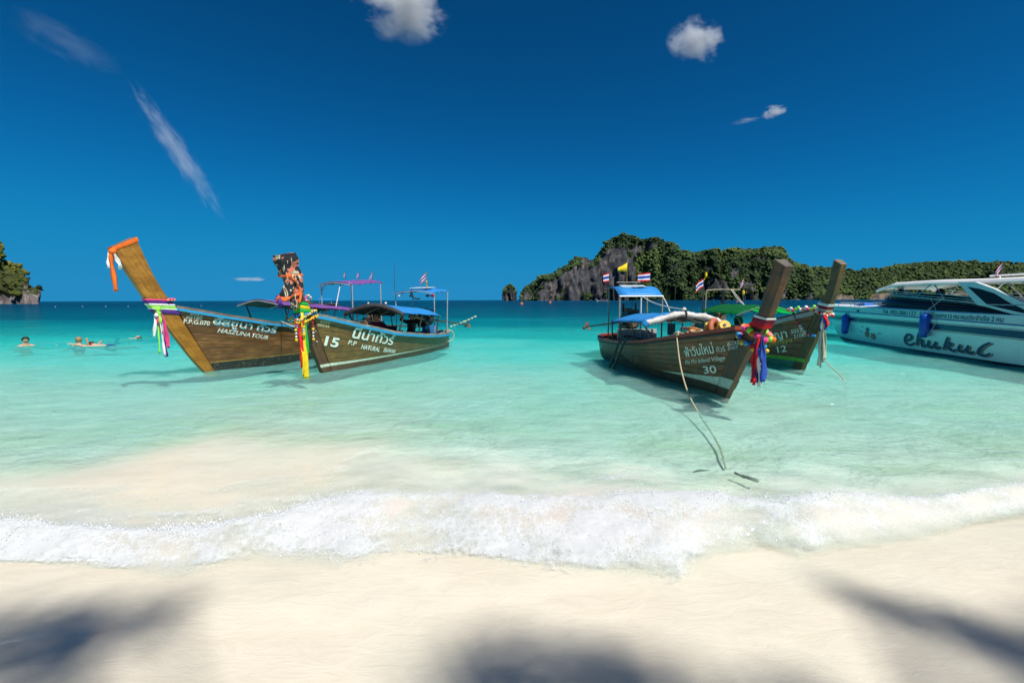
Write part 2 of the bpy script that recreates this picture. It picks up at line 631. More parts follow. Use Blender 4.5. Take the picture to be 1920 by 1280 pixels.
L.new(nb, gl.inputs['Normal'])
L.new(nb, df.inputs['Normal'])
fr = N.new("ShaderNodeFresnel")
fr.inputs[0].default_value = 1.333
L.new(nb, fr.inputs['Normal'])
ms = N.new("ShaderNodeMixShader")
L.new(math_n(N, L, 'MULTIPLY', fr.outputs[0], .52), ms.inputs[0])   # slopes too small for the mesh lower the mean reflectance
L.new(mb.outputs[0], ms.inputs[1])
L.new(gl.outputs[0], ms.inputs[2])
L.new(ms.outputs[0], N["Material Output"].inputs['Surface'])
me.materials.append(m)
put(bpy.data.objects.new("sea_water", me), kind="structure")

# ---- white water of the breaking wave
dx = .0105
xs = np.arange(-4.6, 4.9, dx)
tt = np.concatenate([np.linspace(-.35, 1.25, 92), np.linspace(1.27, 3.2, 50)])
Xf = np.repeat(xs[None, :], len(tt), 0)
f_, c_ = npi(Xf, FOOT), npi(Xf, CREST)
wob = .035 * fbm(Xf * 6, tt[:, None] * 2, 0, 4, 61)
Yf = f_ + (c_ - f_) * tt[:, None] + wob
Tn = wave_t(Xf, Yf)
DENS = [(-.35, 0), (-.12, .30), (.0, .80), (.15, 1.0), (.35, .98), (.55, .86), (.8, .82), (.95, .92), (1.05, .84), (1.3, .45), (2, .18), (3, 0)]
lw = sstep(-1.2, -2.2, Xf)
dens = npi(Tn, DENS) + lw * npi(Tn, [(-.3, 0), (.3, .1), (1.2, .30), (2.6, .34), (3.2, 0)])
rw = sstep(.9, 1.6, Xf)
dens = dens - rw * npi(Tn, [(-.3, .2), (.2, .35), (.5, .30), (.8, .05), (1.2, 0)])
big = fbm(Xf * 1.6, Yf * 3.4, 0, 4, 63)
med = fbm(Xf * 6, Yf * 8, 0, 4, 65)
fin = fbm(Xf * 26, Yf * 30, 0, 3, 67)
A = np.clip(dens * .92 + .30 * big + .20 * med - .15, 0, 1.2)
base = np.maximum(wave_h(Xf, Yf), -bed_depth(Xf, Yf) + .007 + 0.006 * fbm(Xf * 2.2, Yf * 3.5, 0, 3, 51))
Zf = base + .004 + np.clip(A, 0, 1) * (.007 + .008 * (med * .6 + .4) + .0015 * fin) + .003 * np.clip(fbm(Xf * 12, Yf * 12, 0, 3, 69), 0, 1) * np.clip(A, 0, 1)
Yf2 = Yf - .02 * np.clip(A, 0, 1) * fbm(Xf * 9, Zf * 30, Yf * 9, 3, 71)
me = np_mesh("foam", np.stack([Xf, Yf2, Zf], -1).reshape(-1, 3), grid_faces(len(tt), len(xs)))
attr(me, "foam", A)
m, nt, N, L, B = nodes_of("sea_foam")
N.remove(B)
tc = N.new("ShaderNodeTexCoord")
fa = N.new("ShaderNodeAttribute")
fa.attribute_name = "foam"
vo = N.new("ShaderNodeTexVoronoi")
vo.inputs['Scale'].default_value = 46
vo.feature = 'SMOOTH_F1'
L.new(tc.outputs['Object'], vo.inputs['Vector'])
fn = noise(N, L, tc.outputs['Object'], 24, 7, .66)
ve = N.new("ShaderNodeTexVoronoi")
ve.feature = 'DISTANCE_TO_EDGE'
ve.inputs['Scale'].default_value = 13
wv = N.new("ShaderNodeVectorMath")
wv.operation = 'MULTIPLY_ADD'
L.new(fn.outputs['Color'], wv.inputs[0])
wv.inputs[1].default_value = (.16, .16, .16)
L.new(tc.outputs['Object'], wv.inputs[2])
L.new(wv.outputs[0], ve.inputs['Vector'])
lace = N.new("ShaderNodeMapRange")
lace.inputs[1].default_value = .16
lace.inputs[2].default_value = .0
L.new(ve.outputs['Distance'], lace.inputs[0])
soft = math_n(N, L, 'ADD', fa.outputs['Fac'], math_n(N, L, 'MULTIPLY_ADD', fn.outputs['Fac'], 1.1))
soft.node.inputs[1].links[0].from_node.inputs[2].default_value = -.55
sr_ = N.new("ShaderNodeMapRange")
sr_.interpolation_type = 'SMOOTHSTEP'
sr_.inputs[1].default_value = .22
sr_.inputs[2].default_value = 1.0
sr_.inputs[4].default_value = .97
L.new(soft, sr_.inputs[0])
lm_ = N.new("ShaderNodeMapRange")
lm_.inputs[1].default_value = .12
lm_.inputs[2].default_value = .7
lm_.inputs[4].default_value = .5
L.new(soft, lm_.inputs[0])
al2 = math_n(N, L, 'ADD', sr_.outputs[0], math_n(N, L, 'MULTIPLY', lace.outputs[0], lm_.outputs[0]), True)
ar = N.new("ShaderNodeMath")
ar.operation = 'MULTIPLY'
ar.inputs[1].default_value = .97
L.new(al2, ar.inputs[0])
fd = N.new("ShaderNodeBsdfDiffuse")
fd.inputs[0].default_value = (.84, .86, .89, 1)
ft = N.new("ShaderNodeBsdfTranslucent")
ft.inputs[0].default_value = (.86, .87, .89, 1)
fg = N.new("ShaderNodeBsdfGlossy")
fg.inputs['Roughness'].default_value = .18
bmp = bump(N, L, math_n(N, L, 'ADD', fn.outputs['Fac'], vo.outputs['Distance']), .22, .008)
for q in (fd, fg):
    L.new(bmp, q.inputs['Normal'])
m1 = N.new("ShaderNodeMixShader")
m1.inputs[0].default_value = .45
L.new(fd.outputs[0], m1.inputs[1])
L.new(ft.outputs[0], m1.inputs[2])
m2 = N.new("ShaderNodeMixShader")
m2.inputs[0].default_value = .07
L.new(m1.outputs[0], m2.inputs[1])
L.new(fg.outputs[0], m2.inputs[2])
tb = N.new("ShaderNodeBsdfTransparent")
m3 = N.new("ShaderNodeMixShader")
L.new(ar.outputs[0], m3.inputs[0])
L.new(tb.outputs[0], m3.inputs[1])
L.new(m2.outputs[0], m3.inputs[2])
L.new(m3.outputs[0], N["Material Output"].inputs['Surface'])
FOAM = m
me.materials.append(m)
put(bpy.data.objects.new("breaking_wave_foam", me), kind="stuff", label="white foaming crest of the small wave breaking on the sand", cat="foam")

# ---- flying droplets and bubbles along the crest
def ico(sub):
    bm = bmesh.new()
    bmesh.ops.create_icosphere(bm, subdivisions=sub, radius=1.0)
    V = np.array([v.co[:] for v in bm.verts])
    F = np.array([[v.index for v in f.verts] for f in bm.faces])
    bm.free()
    return V, F

def scatter_np(name, V, F, pos, scl, jitter=None, rot=True, smooth=True):
    """many transformed copies of one small template in one mesh"""
    n = len(pos)
    VV = np.repeat(V[None], n, 0)
    if jitter is not None:
        VV = VV * (1 + jitter * RNG.uniform(-1, 1, (n, len(V), 1)))
    if rot:
        a = RNG.uniform(0, 6.283, n)
        c, s = np.cos(a)[:, None], np.sin(a)[:, None]
        VV = np.stack([VV[..., 0] * c - VV[..., 1] * s, VV[..., 0] * s + VV[..., 1] * c, VV[..., 2]], -1)
    scl = np.asarray(scl)
    if scl.ndim == 1:
        scl = scl[:, None]
    VV = VV * scl[:, None, :] + pos[:, None, :]
    FF = F[None] + (np.arange(n) * len(V))[:, None, None]
    return np_mesh(name, VV.reshape(-1, 3), FF.reshape(-1, F.shape[1]), smooth)

n = 12000
px = RNG.uniform(-4.3, 4.6, n)
f_, c_ = npi(px, FOOT), npi(px, CREST)
tsel = np.where(RNG.random(n) < .62, RNG.normal(1.0, .10, n), RNG.uniform(-.1, 1.1, n))
py = f_ + (c_ - f_) * tsel + RNG.normal(0, .012, n)
up = np.abs(RNG.normal(0, 1, n)) ** 1.4
lump = np.clip(fbm(px * 2.4, py * 3, 0, 3, 77) + .35, 0.02, 1)
pz = wave_h(px, py) + .012 + up * .028 * lump * np.where(tsel > .8, 1.0, .6)
keep = RNG.random(n) < lump * 1.2
V, F = ico(1)
rad = RNG.uniform(.0012, .0034, n) * (1 + 1.0 * (RNG.random(n) < .05))
me = scatter_np("droplets", V, F, np.stack([px, py, pz], -1)[keep], rad[keep], .15)
m, nt, N, L, B = nodes_of("spray_droplet")
B.inputs['Base Color'].default_value = (.88, .91, .95, 1)
B.inputs['Roughness'].default_value = .12
B.inputs['Specular IOR Level'].default_value = .8
me.materials.append(m)
put(bpy.data.objects.new("wave_spray", me), kind="stuff", label="fine spray droplets thrown up along the wave crest", cat="spray")

# ---- limestone islands
def rock_mat(name, c0, c1, c2, veg, stri=(.05, .05, .012), vegh=None):
    m, nt, N, L, B = nodes_of(name)
    tc = N.new("ShaderNodeTexCoord")
    P0 = tc.outputs['Object']
    n1 = noise(N, L, mapping(N, L, P0, stri).outputs[0], 1.0, 10, .72, .5)
    rp = ramp(N, [(.3, c0), (.5, c1), (.68, c2)])
    L.new(n1.outputs['Fac'], rp.inputs[0])
    n2 = noise(N, L, mapping(N, L, P0, tuple(q * 2.2 for q in stri[:2]) + (stri[0] * 1.8,)).outputs[0], 1.0, 8, .7)
    va = N.new("ShaderNodeAttribute")
    va.attribute_name = "veg"
    vf = math_n(N, L, 'ADD', va.outputs['Fac'], math_n(N, L, 'MULTIPLY_ADD', n2.outputs['Fac'], 1.4))
    vf.node.inputs[1].links[0].from_node.inputs[2].default_value = -.7
    vr = ramp(N, [(.45, (0, 0, 0)), (.55, (1, 1, 1))])
    L.new(vf, vr.inputs[0])
    mx = N.new("ShaderNodeMix")
    mx.data_type = 'RGBA'
    L.new(vr.outputs[0], mx.inputs['Factor'])
    L.new(rp.outputs[0], mx.inputs[6])
    mx.inputs[7].default_value = (*veg, 1)
    L.new(mx.outputs[2], B.inputs['Base Color'])
    B.inputs['Roughness'].default_value = .9
    B.inputs['Specular IOR Level'].default_value = .1
    L.new(bump(N, L, n1.outputs['Fac'], 1.0, 6.0 * (.05 / stri[0])), B.inputs['Normal'])
    return m

def leaf_mat(name, dark, mid, light, scale=.35):
    m, nt, N, L, B = nodes_of(name)
    tc = N.new("ShaderNodeTexCoord")
    ta = N.new("ShaderNodeAttribute")
    ta.attribute_name = "tone"
    n1 = noise(N, L, tc.outputs['Object'], scale, 6, .75)
    f = math_n(N, L, 'MULTIPLY_ADD', n1.outputs['Fac'], .7)
    L.new(math_n(N, L, 'MULTIPLY_ADD', ta.outputs['Fac'], .75), f.node.inputs[2])
    f.node.inputs[2].links[0].from_node.inputs[2].default_value = -.22
    rp = ramp(N, [(.18, dark), (.5, mid), (.85, light)])
    L.new(f, rp.inputs[0])
    L.new(rp.outputs[0], B.inputs['Base Color'])
    B.inputs['Roughness'].default_value = .75
    B.inputs['Specular IOR Level'].default_value = .15
    L.new(bump(N, L, n1.outputs['Fac'], 1.0, .5 / scale), B.inputs['Normal'])
    return m

def island(name, tab, y0, W, prof, vegfun, mat, amp, nx=300, nt_=80, seed=1, ridge=.45):
    x = np.linspace(tab[0][0], tab[-1][0], nx)
    t = np.concatenate([np.linspace(0, .3, nt_ // 2), np.linspace(.31, 1, nt_ // 2)])
    X = np.repeat(x[None], len(t), 0)
    T = np.repeat(t[:, None], nx, 1)
    H = npi(X, tab)
    taper = np.minimum(1, H / (.25 * H.max()))
    Yb = y0 + W * (.5 + (T - .5) * (.3 + .7 * taper)) - W * .35 * (1 - taper)
    Hs = H * (1 + W * ridge / y0)
    xs_ = X * Yb / y0
    T2 = np.clip(T + .05 * fbm(X / amp / 4, T * 3, 0, 3, seed), 0, 1)
    Z = Hs * npi(T2, prof)
    jag = fbm(X / amp / 1.2, T * 9, 0, 5, seed + 3)
    Z = Z + amp * .18 * jag * sstep(0, .2, T) * sstep(0, 12, H)
    Yv = Yb + amp * 1.6 * fbm(X / amp / 1.5, Z / amp / 6, 0, 5, seed + 5) + amp * .5 * fbm(X / amp * 2, Z / amp * .7, 0, 3, seed + 7)
    edge = (T <= 0) | (T >= 1)
    Z = np.where(edge, -3.0, np.maximum(Z, -1.0))
    veg = vegfun(X, T, Z, H)
    me = np_mesh(name, np.stack([xs_, Yv, Z], -1).reshape(-1, 3), grid_faces(len(t), nx))
    attr(me, "veg", veg)
    me.materials.append(mat)
    return me, np.stack([xs_, Yv, Z], -1), veg

CV, CF = ico(2)
LV, LF = ico(1)
CVr = CV * (1 + .26 * fbm(CV[:, 0] * 2.1, CV[:, 1] * 2.1, CV[:, 2] * 2.1, 3, 91))[:, None]

def forest(name, pts, veg, n, rmin, rmax, mat, label, cat="trees", parent=None, seed=1, squash=.85, fine=False):
    nr, ncol = veg.shape
    w = np.clip(veg - .45, 0, 1).copy()
    w[int(nr * .78):] = 0
    dP = np.linalg.norm(np.diff(pts, axis=0), axis=-1)
    w[:-1] *= dP
    w[-1] = 0
    w[pts[..., 2] < 1.0] = 0
    pr = w.ravel() / w.sum()
    idx = RNG.choice(w.size, n, p=pr)
    P = pts.reshape(-1, 3)[idx]
    r = rmin + (rmax - rmin) * RNG.random(n) ** 2.6
    P = P + RNG.normal(0, 1, (n, 3)) * r[:, None] * np.array([.8, .8, .25])
    P[:, 2] += r * (.1 if fine else -.12)
    P[:, 2] = np.maximum(P[:, 2], r * .6)
    scl = np.stack([r, r, r * RNG.uniform(squash * .8, squash * 1.25, n)], -1)
    V_, F_ = (CVr, CF) if fine else (LV, LF)
    me = scatter_np(name, V_, F_, P, scl, .22 if fine else .34)
    tone = RNG.random(n) * .5 + .5 * np.clip(fbm(P[:, 0] / 55, P[:, 2] / 30, P[:, 1] / 60, 3, seed) + .45, 0, 1)
    attr(me, "tone", np.repeat(tone, len(V_)))
    me.materials.append(mat)
    return put(bpy.data.objects.new(name, me), parent, label=label, cat=cat, kind="stuff")

ISL = [(23.2, 3), (23.6, 7.1), (28.4, 17.4), (38.7, 30.2), (58.0, 43.1), (70.9, 55.9), (103.2, 61.0), (116.1, 73.9), (136.7, 82.8), (152.2, 100.8), (178.0, 103.3), (193.4, 94.3), (203.8, 102.0), (214.1, 122.6), (227.0, 139.3), (245.0, 152.1), (264.4, 155.9), (290.2, 152.0), (303.0, 141.6), (328.8, 142.9), (354.6, 145.4), (374.0, 138.9), (399.8, 122.0), (419.1, 116.8), (438.5, 109.0), (477.1, 116.6), (500.4, 108.8), (515.8, 119.1), (554.5, 119.0), (619.0, 121.4), (647.4, 120.0), (657.7, 108), (670.0, 96), (690, 80), (720, 50), (745, 18), (752, 3)]
CLIFF = [(0, 0), (.03, .16), (.08, .38), (.16, .60), (.28, .82), (.42, 1.0), (.55, .98), (.8, .6), (1, 0)]
def veg_island(X, T, Z, H):
    left = sstep(330, 210, X)
    f = Z / np.maximum(H, 1)
    v = .95 + .5 * fbm(X / 45, Z / 35, 0, 4, 101)
    dome = sstep(196, 212, X) * sstep(320, 285, X) * sstep(.16, .30, f) * sstep(.92, .84, f)
    v = v - dome * .75 - left * (.75 + .35 * fbm(X / 30, Z / 40, 0, 3, 103)) * sstep(.93, .80, f)
    low = sstep(.50, .12, f) * sstep(.02, .08, f) * np.clip(fbm(X / 38, Z / 80, 0, 3, 105) + .18, 0, 1) * 2.4 * sstep(360, 420, X)
    v = v - low - sstep(.07, .03, f) * .6
    v = v + left * sstep(.22, .05, f) * .7 * (fbm(X / 30, 0, 0, 2, 107) > 0)
    return np.clip(v, 0, 1.2)
ROCK = rock_mat("limestone", (.018, .020, .026), (.055, .058, .068), (.19, .160, .135), (.022, .036, .012))
LEAF = leaf_mat("jungle_leaves", (.030, .054, .024), (.060, .100, .034), (.125, .172, .048), .09)
me, pts, veg = island("karst_island", ISL, 1100, 230, CLIFF, veg_island, ROCK, 16, seed=111)
isl = put(bpy.data.objects.new("karst_island", me), label="jagged grey limestone island with a high dark dome and green slopes", cat="island")
forest("island_forest", pts, veg, 30000, 1.3, 4.6, LEAF, "dense green jungle covering the limestone island", seed=113)

HILL = [(790, 3), (808.9, 12.0), (861.7, 55.8), (896.8, 90.9), (932.0, 101.4), (984.8, 103.0), (1055.1, 97.5), (1125.4, 92.0), (1230.9, 105.7), (1301.3, 114.3), (1406.8, 119.3), (1547.5, 117.1), (1653.0, 111.5), (1828.8, 95.2), (2092.6, 69.8), (2356.4, 19.7), (2400, 3)]
SLOPE = [(0, 0), (.03, .12), (.1, .25), (.2, .45), (.33, .75), (.45, 1.0), (.58, .97), (.8, .6), (1, 0)]
def veg_hill(X, T, Z, H):
    f = Z / np.maximum(H, 1)
    v = 1.05 + .25 * fbm(X / 70, Z / 40, 0, 3, 121)
    return np.clip(v - sstep(.28, .06, f) * np.clip(fbm(X / 55, 0, 0, 3, 123) + .15, 0, 1) * 1.9 - sstep(.08, .03, f) * .4, 0, 1.2)
ROCK2 = rock_mat("shore_rock", (.06, .055, .05), (.17, .14, .11), (.36, .28, .20), (.035, .055, .018))
me, pts, veg = island("green_hill", HILL, 1500, 420, SLOPE, veg_hill, ROCK2, 18, seed=131)
put(bpy.data.objects.new("green_hill", me), label="long low green hill behind the speedboat with tan rocks at its foot", cat="hill")
forest("hill_forest", pts, veg, 30000, 2.0, 6.8, LEAF, "rolling forest covering the long low hill", seed=133)

STACK = [(-21.4, 2), (-21.1, 6.7), (-18.8, 21.9), (-11.7, 32.5), (-3.5, 36.0), (4.7, 30.1), (9.4, 18.3), (10.6, 6.6), (11, 2)]
def veg_stack(X, T, Z, H):
    return np.clip(.35 + .5 * fbm(X / 9, Z / 9, 0, 3, 141) + sstep(.7, .95, Z / np.maximum(H, 1)) * .5, 0, 1.2)
me, pts, veg = island("rock_stack", STACK, 1000, 30, CLIFF, veg_stack, ROCK, 4, nx=60, nt_=40, seed=143)
put(bpy.data.objects.new("rock_stack", me), label="small isolated rock stack standing left of the limestone island", cat="rock")
forest("stack_bushes", pts, veg, 420, .9, 2.2, LEAF, "dark bushes topping the small rock stack", cat="bushes", seed=145)

HEAD = [(-520, 80), (-440, 70), (-393.9, 59.9), (-372.8, 54.5), (-351.7, 48.5), (-337.6, 42.1), (-334.1, 37.9), (-332.4, 31.5), (-330.6, 28.0), (-323.6, 22.7), (-318.3, 20.2), (-314.4, 17.4), (-310.9, 12.4), (-308.1, 8.1), (-307.0, 3.0), (-306.6, 1)]
def veg_head(X, T, Z, H):
    f = Z / np.maximum(H, 1)
    v = .95 + .5 * fbm(X / 10, Z / 7, 0, 4, 151)
    v = v - sstep(6.5, 3.0, Z) * 1.2 - sstep(-318, -312, X) * .55
    return np.clip(v, 0, 1.2)
ROCK3 = rock_mat("headland_rock", (.04, .035, .038), (.14, .12, .12), (.34, .29, .26), (.05, .06, .02), (.22, .22, .08))
LEAF3 = leaf_mat("headland_leaves", (.02, .03, .008), (.085, .105, .018), (.22, .20, .04), .35)
me, pts, veg = island("rocky_headland", HEAD, 300, 90, [(0, 0), (.03, .22), (.1, .42), (.2, .62), (.33, .85), (.45, 1.0), (.6, .97), (.8, .6), (1, 0)], veg_head, ROCK3, 4.0, nx=240, nt_=80, seed=153)
put(bpy.data.objects.new("rocky_headland", me), label="rocky wooded headland rising at the left edge", cat="headland")
forest("headland_trees", pts, veg, 4500, .5, 1.8, LEAF3, "sunlit green and olive trees on the left headland", seed=155, squash=1.0, fine=True)

# ---- clouds (soft volumes, each at its own place in the sky)
def cloud(name, loc, rad, rz, tilt, dens, nscale, label, hard=.6, edge=1.0, stretch=(1, 1, 1), seed=0.0, group=None, aniso=.0):
    V, F = ico(3)
    me = np_mesh(name, V, F)
    o = bpy.data.objects.new(name, me)
    o.location = loc
    o.scale = rad
    o.rotation_euler = (tilt[0], tilt[1], rz)
    m = bpy.data.materials.new(name)
    m.use_nodes = True
    N, L = m.node_tree.nodes, m.node_tree.links
    N.remove(N["Principled BSDF"])
    tc = N.new("ShaderNodeTexCoord")
    ln = N.new("ShaderNodeVectorMath")
    ln.operation = 'LENGTH'
    L.new(tc.outputs['Object'], ln.inputs[0])
    of = N.new("ShaderNodeVectorMath")
    of.operation = 'ADD'
    L.new(tc.outputs['Object'], of.inputs[0])
    of.inputs[1].default_value = (seed, seed * 1.7, -seed)
    n1 = noise(N, L, mapping(N, L, of.outputs[0], stretch).outputs[0], nscale, 5, .62, .3)
    s = math_n(N, L, 'SUBTRACT', edge, ln.outputs['Value'])
    s = math_n(N, L, 'ADD', s, math_n(N, L, 'MULTIPLY_ADD', n1.outputs['Fac'], 2.4))
    s.node.inputs[1].links[0].from_node.inputs[2].default_value = -1.2 - hard * .5
    s = math_n(N, L, 'MULTIPLY', math_n(N, L, 'MAXIMUM', s, 0.0), dens)
    fall = N.new("ShaderNodeMapRange")
    fall.inputs[1].default_value = 1.0
    fall.inputs[2].default_value = .75
    L.new(ln.outputs['Value'], fall.inputs[0])
    s = math_n(N, L, 'MULTIPLY', s, fall.outputs[0])
    vsn = N.new("ShaderNodeVolumeScatter")
    vsn.inputs['Color'].default_value = (.93, .95, 1, 1)
    vsn.inputs['Anisotropy'].default_value = aniso
    L.new(s, vsn.inputs['Density'])
    L.new(vsn.outputs[0], N["Material Output"].inputs['Volume'])
    me.materials.append(m)
    return put(o, label=label, cat="cloud", group=group)

cloud("cloud", (-337, 1500, 905), (165, 120, 105), 0, (0, 0), .050, 1.5, "large white cumulus cloud cut off by the top of the picture", .45, .95, seed=2.3)
cloud("cloud", (578, 1500, 808), (100, 80, 72), .0, (0, .35), .055, 1.7, "compact ragged white cloud high on the right", .55, .95, seed=5.1)
cloud("cloud", (832, 1500, 592), (44, 30, 26), 0, (0, -.2), .09, 1.6, "tiny white cloud puff low on the right of the sky", .5, .95, seed=8.8)
cloud("cloud", (745, 1500, 566), (60, 20, 11), 0, (0, -.15), .03, 1.6, "thin wisp trailing left of the tiny cloud puff", .4, .95, seed=11.8)
cloud("cloud", (-1066, 1500, 478), (40, 50, 300), 0, (0, -.56), .015, 2.6, "long slanting streak of thin cloud in the left of the sky", .42, .95, (1, 1, 2.2), seed=3.9)
cloud("cloud", (-1400, 1500, 810), (230, 60, 70), 0, (0, .45), .0022, 1.8, "faint veil of cirrus in the upper left sky", .5, .95, seed=6.2)
cloud("cloud", (-855, 1500, 72), (75, 40, 9), 0, (0, 0), .05, 1.7, "small flat cloud low over the horizon between the prows", .5, .95, (1, 1, .6), seed=9.4)
cloud("cloud", (3500, 4200, 255), (130, 80, 60), 0, (0, 0), .03, 1.4, "white cloud top peeping over the long green hill", .4, .95, seed=4.4)

# ================================================================== LONG-TAIL BOATS
ZK = -0.35          # virtual keel used by the section curves
ZD = -0.10          # drawn bottom
WHITE_LETTER = paint("letter_white", (.80, .86, .74), .6, .15, 14, wear=(.34, .30, .22))
CREAM_LETTER = paint("letter_cream", (.72, .72, .42), .6, .12, 14, wear=(.3, .24, .14))
YELLOW_LETTER = paint("letter_yellow", (.55, .42, .08), .6, .15, 30)
BLUE_LETTER = paint("letter_blue", (.10, .38, .50), .6, .15, 30)
ROPE = paint("rope_fibre", (.52, .43, .28), .85, .25, 60, bstr=.6)
ROPE_W = paint("rope_white", (.68, .64, .56), .85, .2, 60, bstr=.6)
STEEL = paint("steel_tube", (.50, .50, .48), .42, .25, 14, metal=.3, wear=(.22, .12, .06))
DARKSTEEL = paint("dark_steel", (.05, .055, .05), .5, .3, 18, wear=(.16, .09, .05))
ENGINE = paint("engine_iron", (.035, .035, .033), .5, .5, 20, metal=.3, wear=(.15, .10, .06))
RUST = paint("rusty_iron", (.16, .10, .06), .75, .4, 20)
BRASS = paint("brass", (.55, .38, .10), .35, .2, 20, metal=.6)
BLACKP = paint("black_plastic", (.02, .02, .02), .45, .3, 12)
TARP_BLUE = paint("tarp_blue", (.020, .22, .56), .55, .16, 5, bstr=.4, bdist=.02)
TARP_BLUE_IN = paint("tarp_blue_faded", (.10, .36, .62), .6, .2, 5)
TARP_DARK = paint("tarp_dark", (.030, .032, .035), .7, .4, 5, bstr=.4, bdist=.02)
TARP_PURPLE = paint("tarp_purple", (.17, .06, .26), .6, .25, 5, bstr=.4, bdist=.02)
TARP_SILVER = paint("tarp_silver", (.60, .57, .53), .45, .2, 7, bstr=.5, bdist=.02)
SKIN = paint("skin", (.62, .36, .24), .5, .08, 9, bstr=.05)
SKIN_RED = paint("skin_tanned", (.58, .30, .18), .5, .08, 9, bstr=.05)
HAIR = paint("dark_hair", (.015, .011, .009), .5, .3, 40)
HAIR_L = paint("light_hair", (.28, .17, .08), .5, .3, 40)

def tarp_green():
    m, nt, N, L, B = nodes_of("tarp_green")
    d = N.new("ShaderNodeBsdfTranslucent")
    d.inputs[0].default_value = (.03, .75, .26, 1)
    B.inputs['Base Color'].default_value = (.03, .26, .12, 1)
    B.inputs['Roughness'].default_value = .6
    tc = N.new("ShaderNodeTexCoord")
    n1 = noise(N, L, tc.outputs['Object'], 5, 4)
    L.new(bump(N, L, n1.outputs['Fac'], .4, .03), B.inputs['Normal'])
    ms = N.new("ShaderNodeMixShader")
    ms.inputs[0].default_value = .75
    L.new(B.outputs[0], ms.inputs[1])
    L.new(d.outputs[0], ms.inputs[2])
    L.new(ms.outputs[0], N["Material Output"].inputs['Surface'])
    return m
TARP_GREEN = tarp_green()

def fabric(name, c):
    return paint("fabric_" + name, c, .75, .18, 14, bstr=.3, bdist=.006, spec=.2)
FAB = {k: fabric(k, c) for k, c in dict(orange=(.85, .16, .02), purple=(.10, .035, .24), white=(.78, .76, .74), lime=(.30, .75, .08), pink=(.85, .07, .25), red=(.62, .02, .03), yellow=(.85, .58, .02), green=(.02, .42, .06), blue=(.03, .08, .38), skyblue=(.05, .30, .60), cream=(.60, .56, .40), gold=(.75, .45, .05), salmon=(.85, .30, .18), maroon=(.25, .02, .04), navy=(.02, .03, .16), rust=(.70, .14, .04)).items()}

class Hull:
    def __init__(s, L, bmax, rk, off, sheer, bow_k=1.7, zb=.2):
        s.L, s.bmax, s.rk, s.off, s.sh, s.k, s.zb = L, bmax, rk, off, sheer, bow_k, zb
    def zs(s, x):
        return interp(x, s.sh)
    def wa(s, a, z, zz):
        a = max(0., a)
        B = 1 - math.exp(-a / s.k)
        t = max(0., (a - (s.L - 2.6)) / 2.6)
        if t >= 1:
            return 0.
        B *= (1 - t ** 2.6) ** .6
        q = min(1.2, max(0., (z - ZK) / (zz - ZK)))
        e = .28 + .37 * math.exp(-a / 1.3)
        return .062 * (1 - t) + s.bmax * B * q ** e
    def w(s, x, z):
        return s.wa(s.rk * z - s.off - x, z, s.zs(x))
    def at(s, a, q, z0=None, z1off=0.0):
        """point a metres aft of the stem on the line q (0 = z0, 1 = sheer)"""
        lo = ZK if z0 is None else z0
        z = lo
        for _ in range(6):
            x = s.rk * z - s.off - a
            z = lo + (s.zs(x) + z1off - lo) * q
        x = s.rk * z - s.off - a
        return x, s.wa(a, z, s.zs(x)), z

def astations(L, n=34):
    out = []
    for i in range(n + 1):
        t = i / n
        out.append(L * (0.55 * (t ** 1.25) + 0.45 * math.sin(t * math.pi / 2)))
    out[-1] = L - 1e-4
    return out

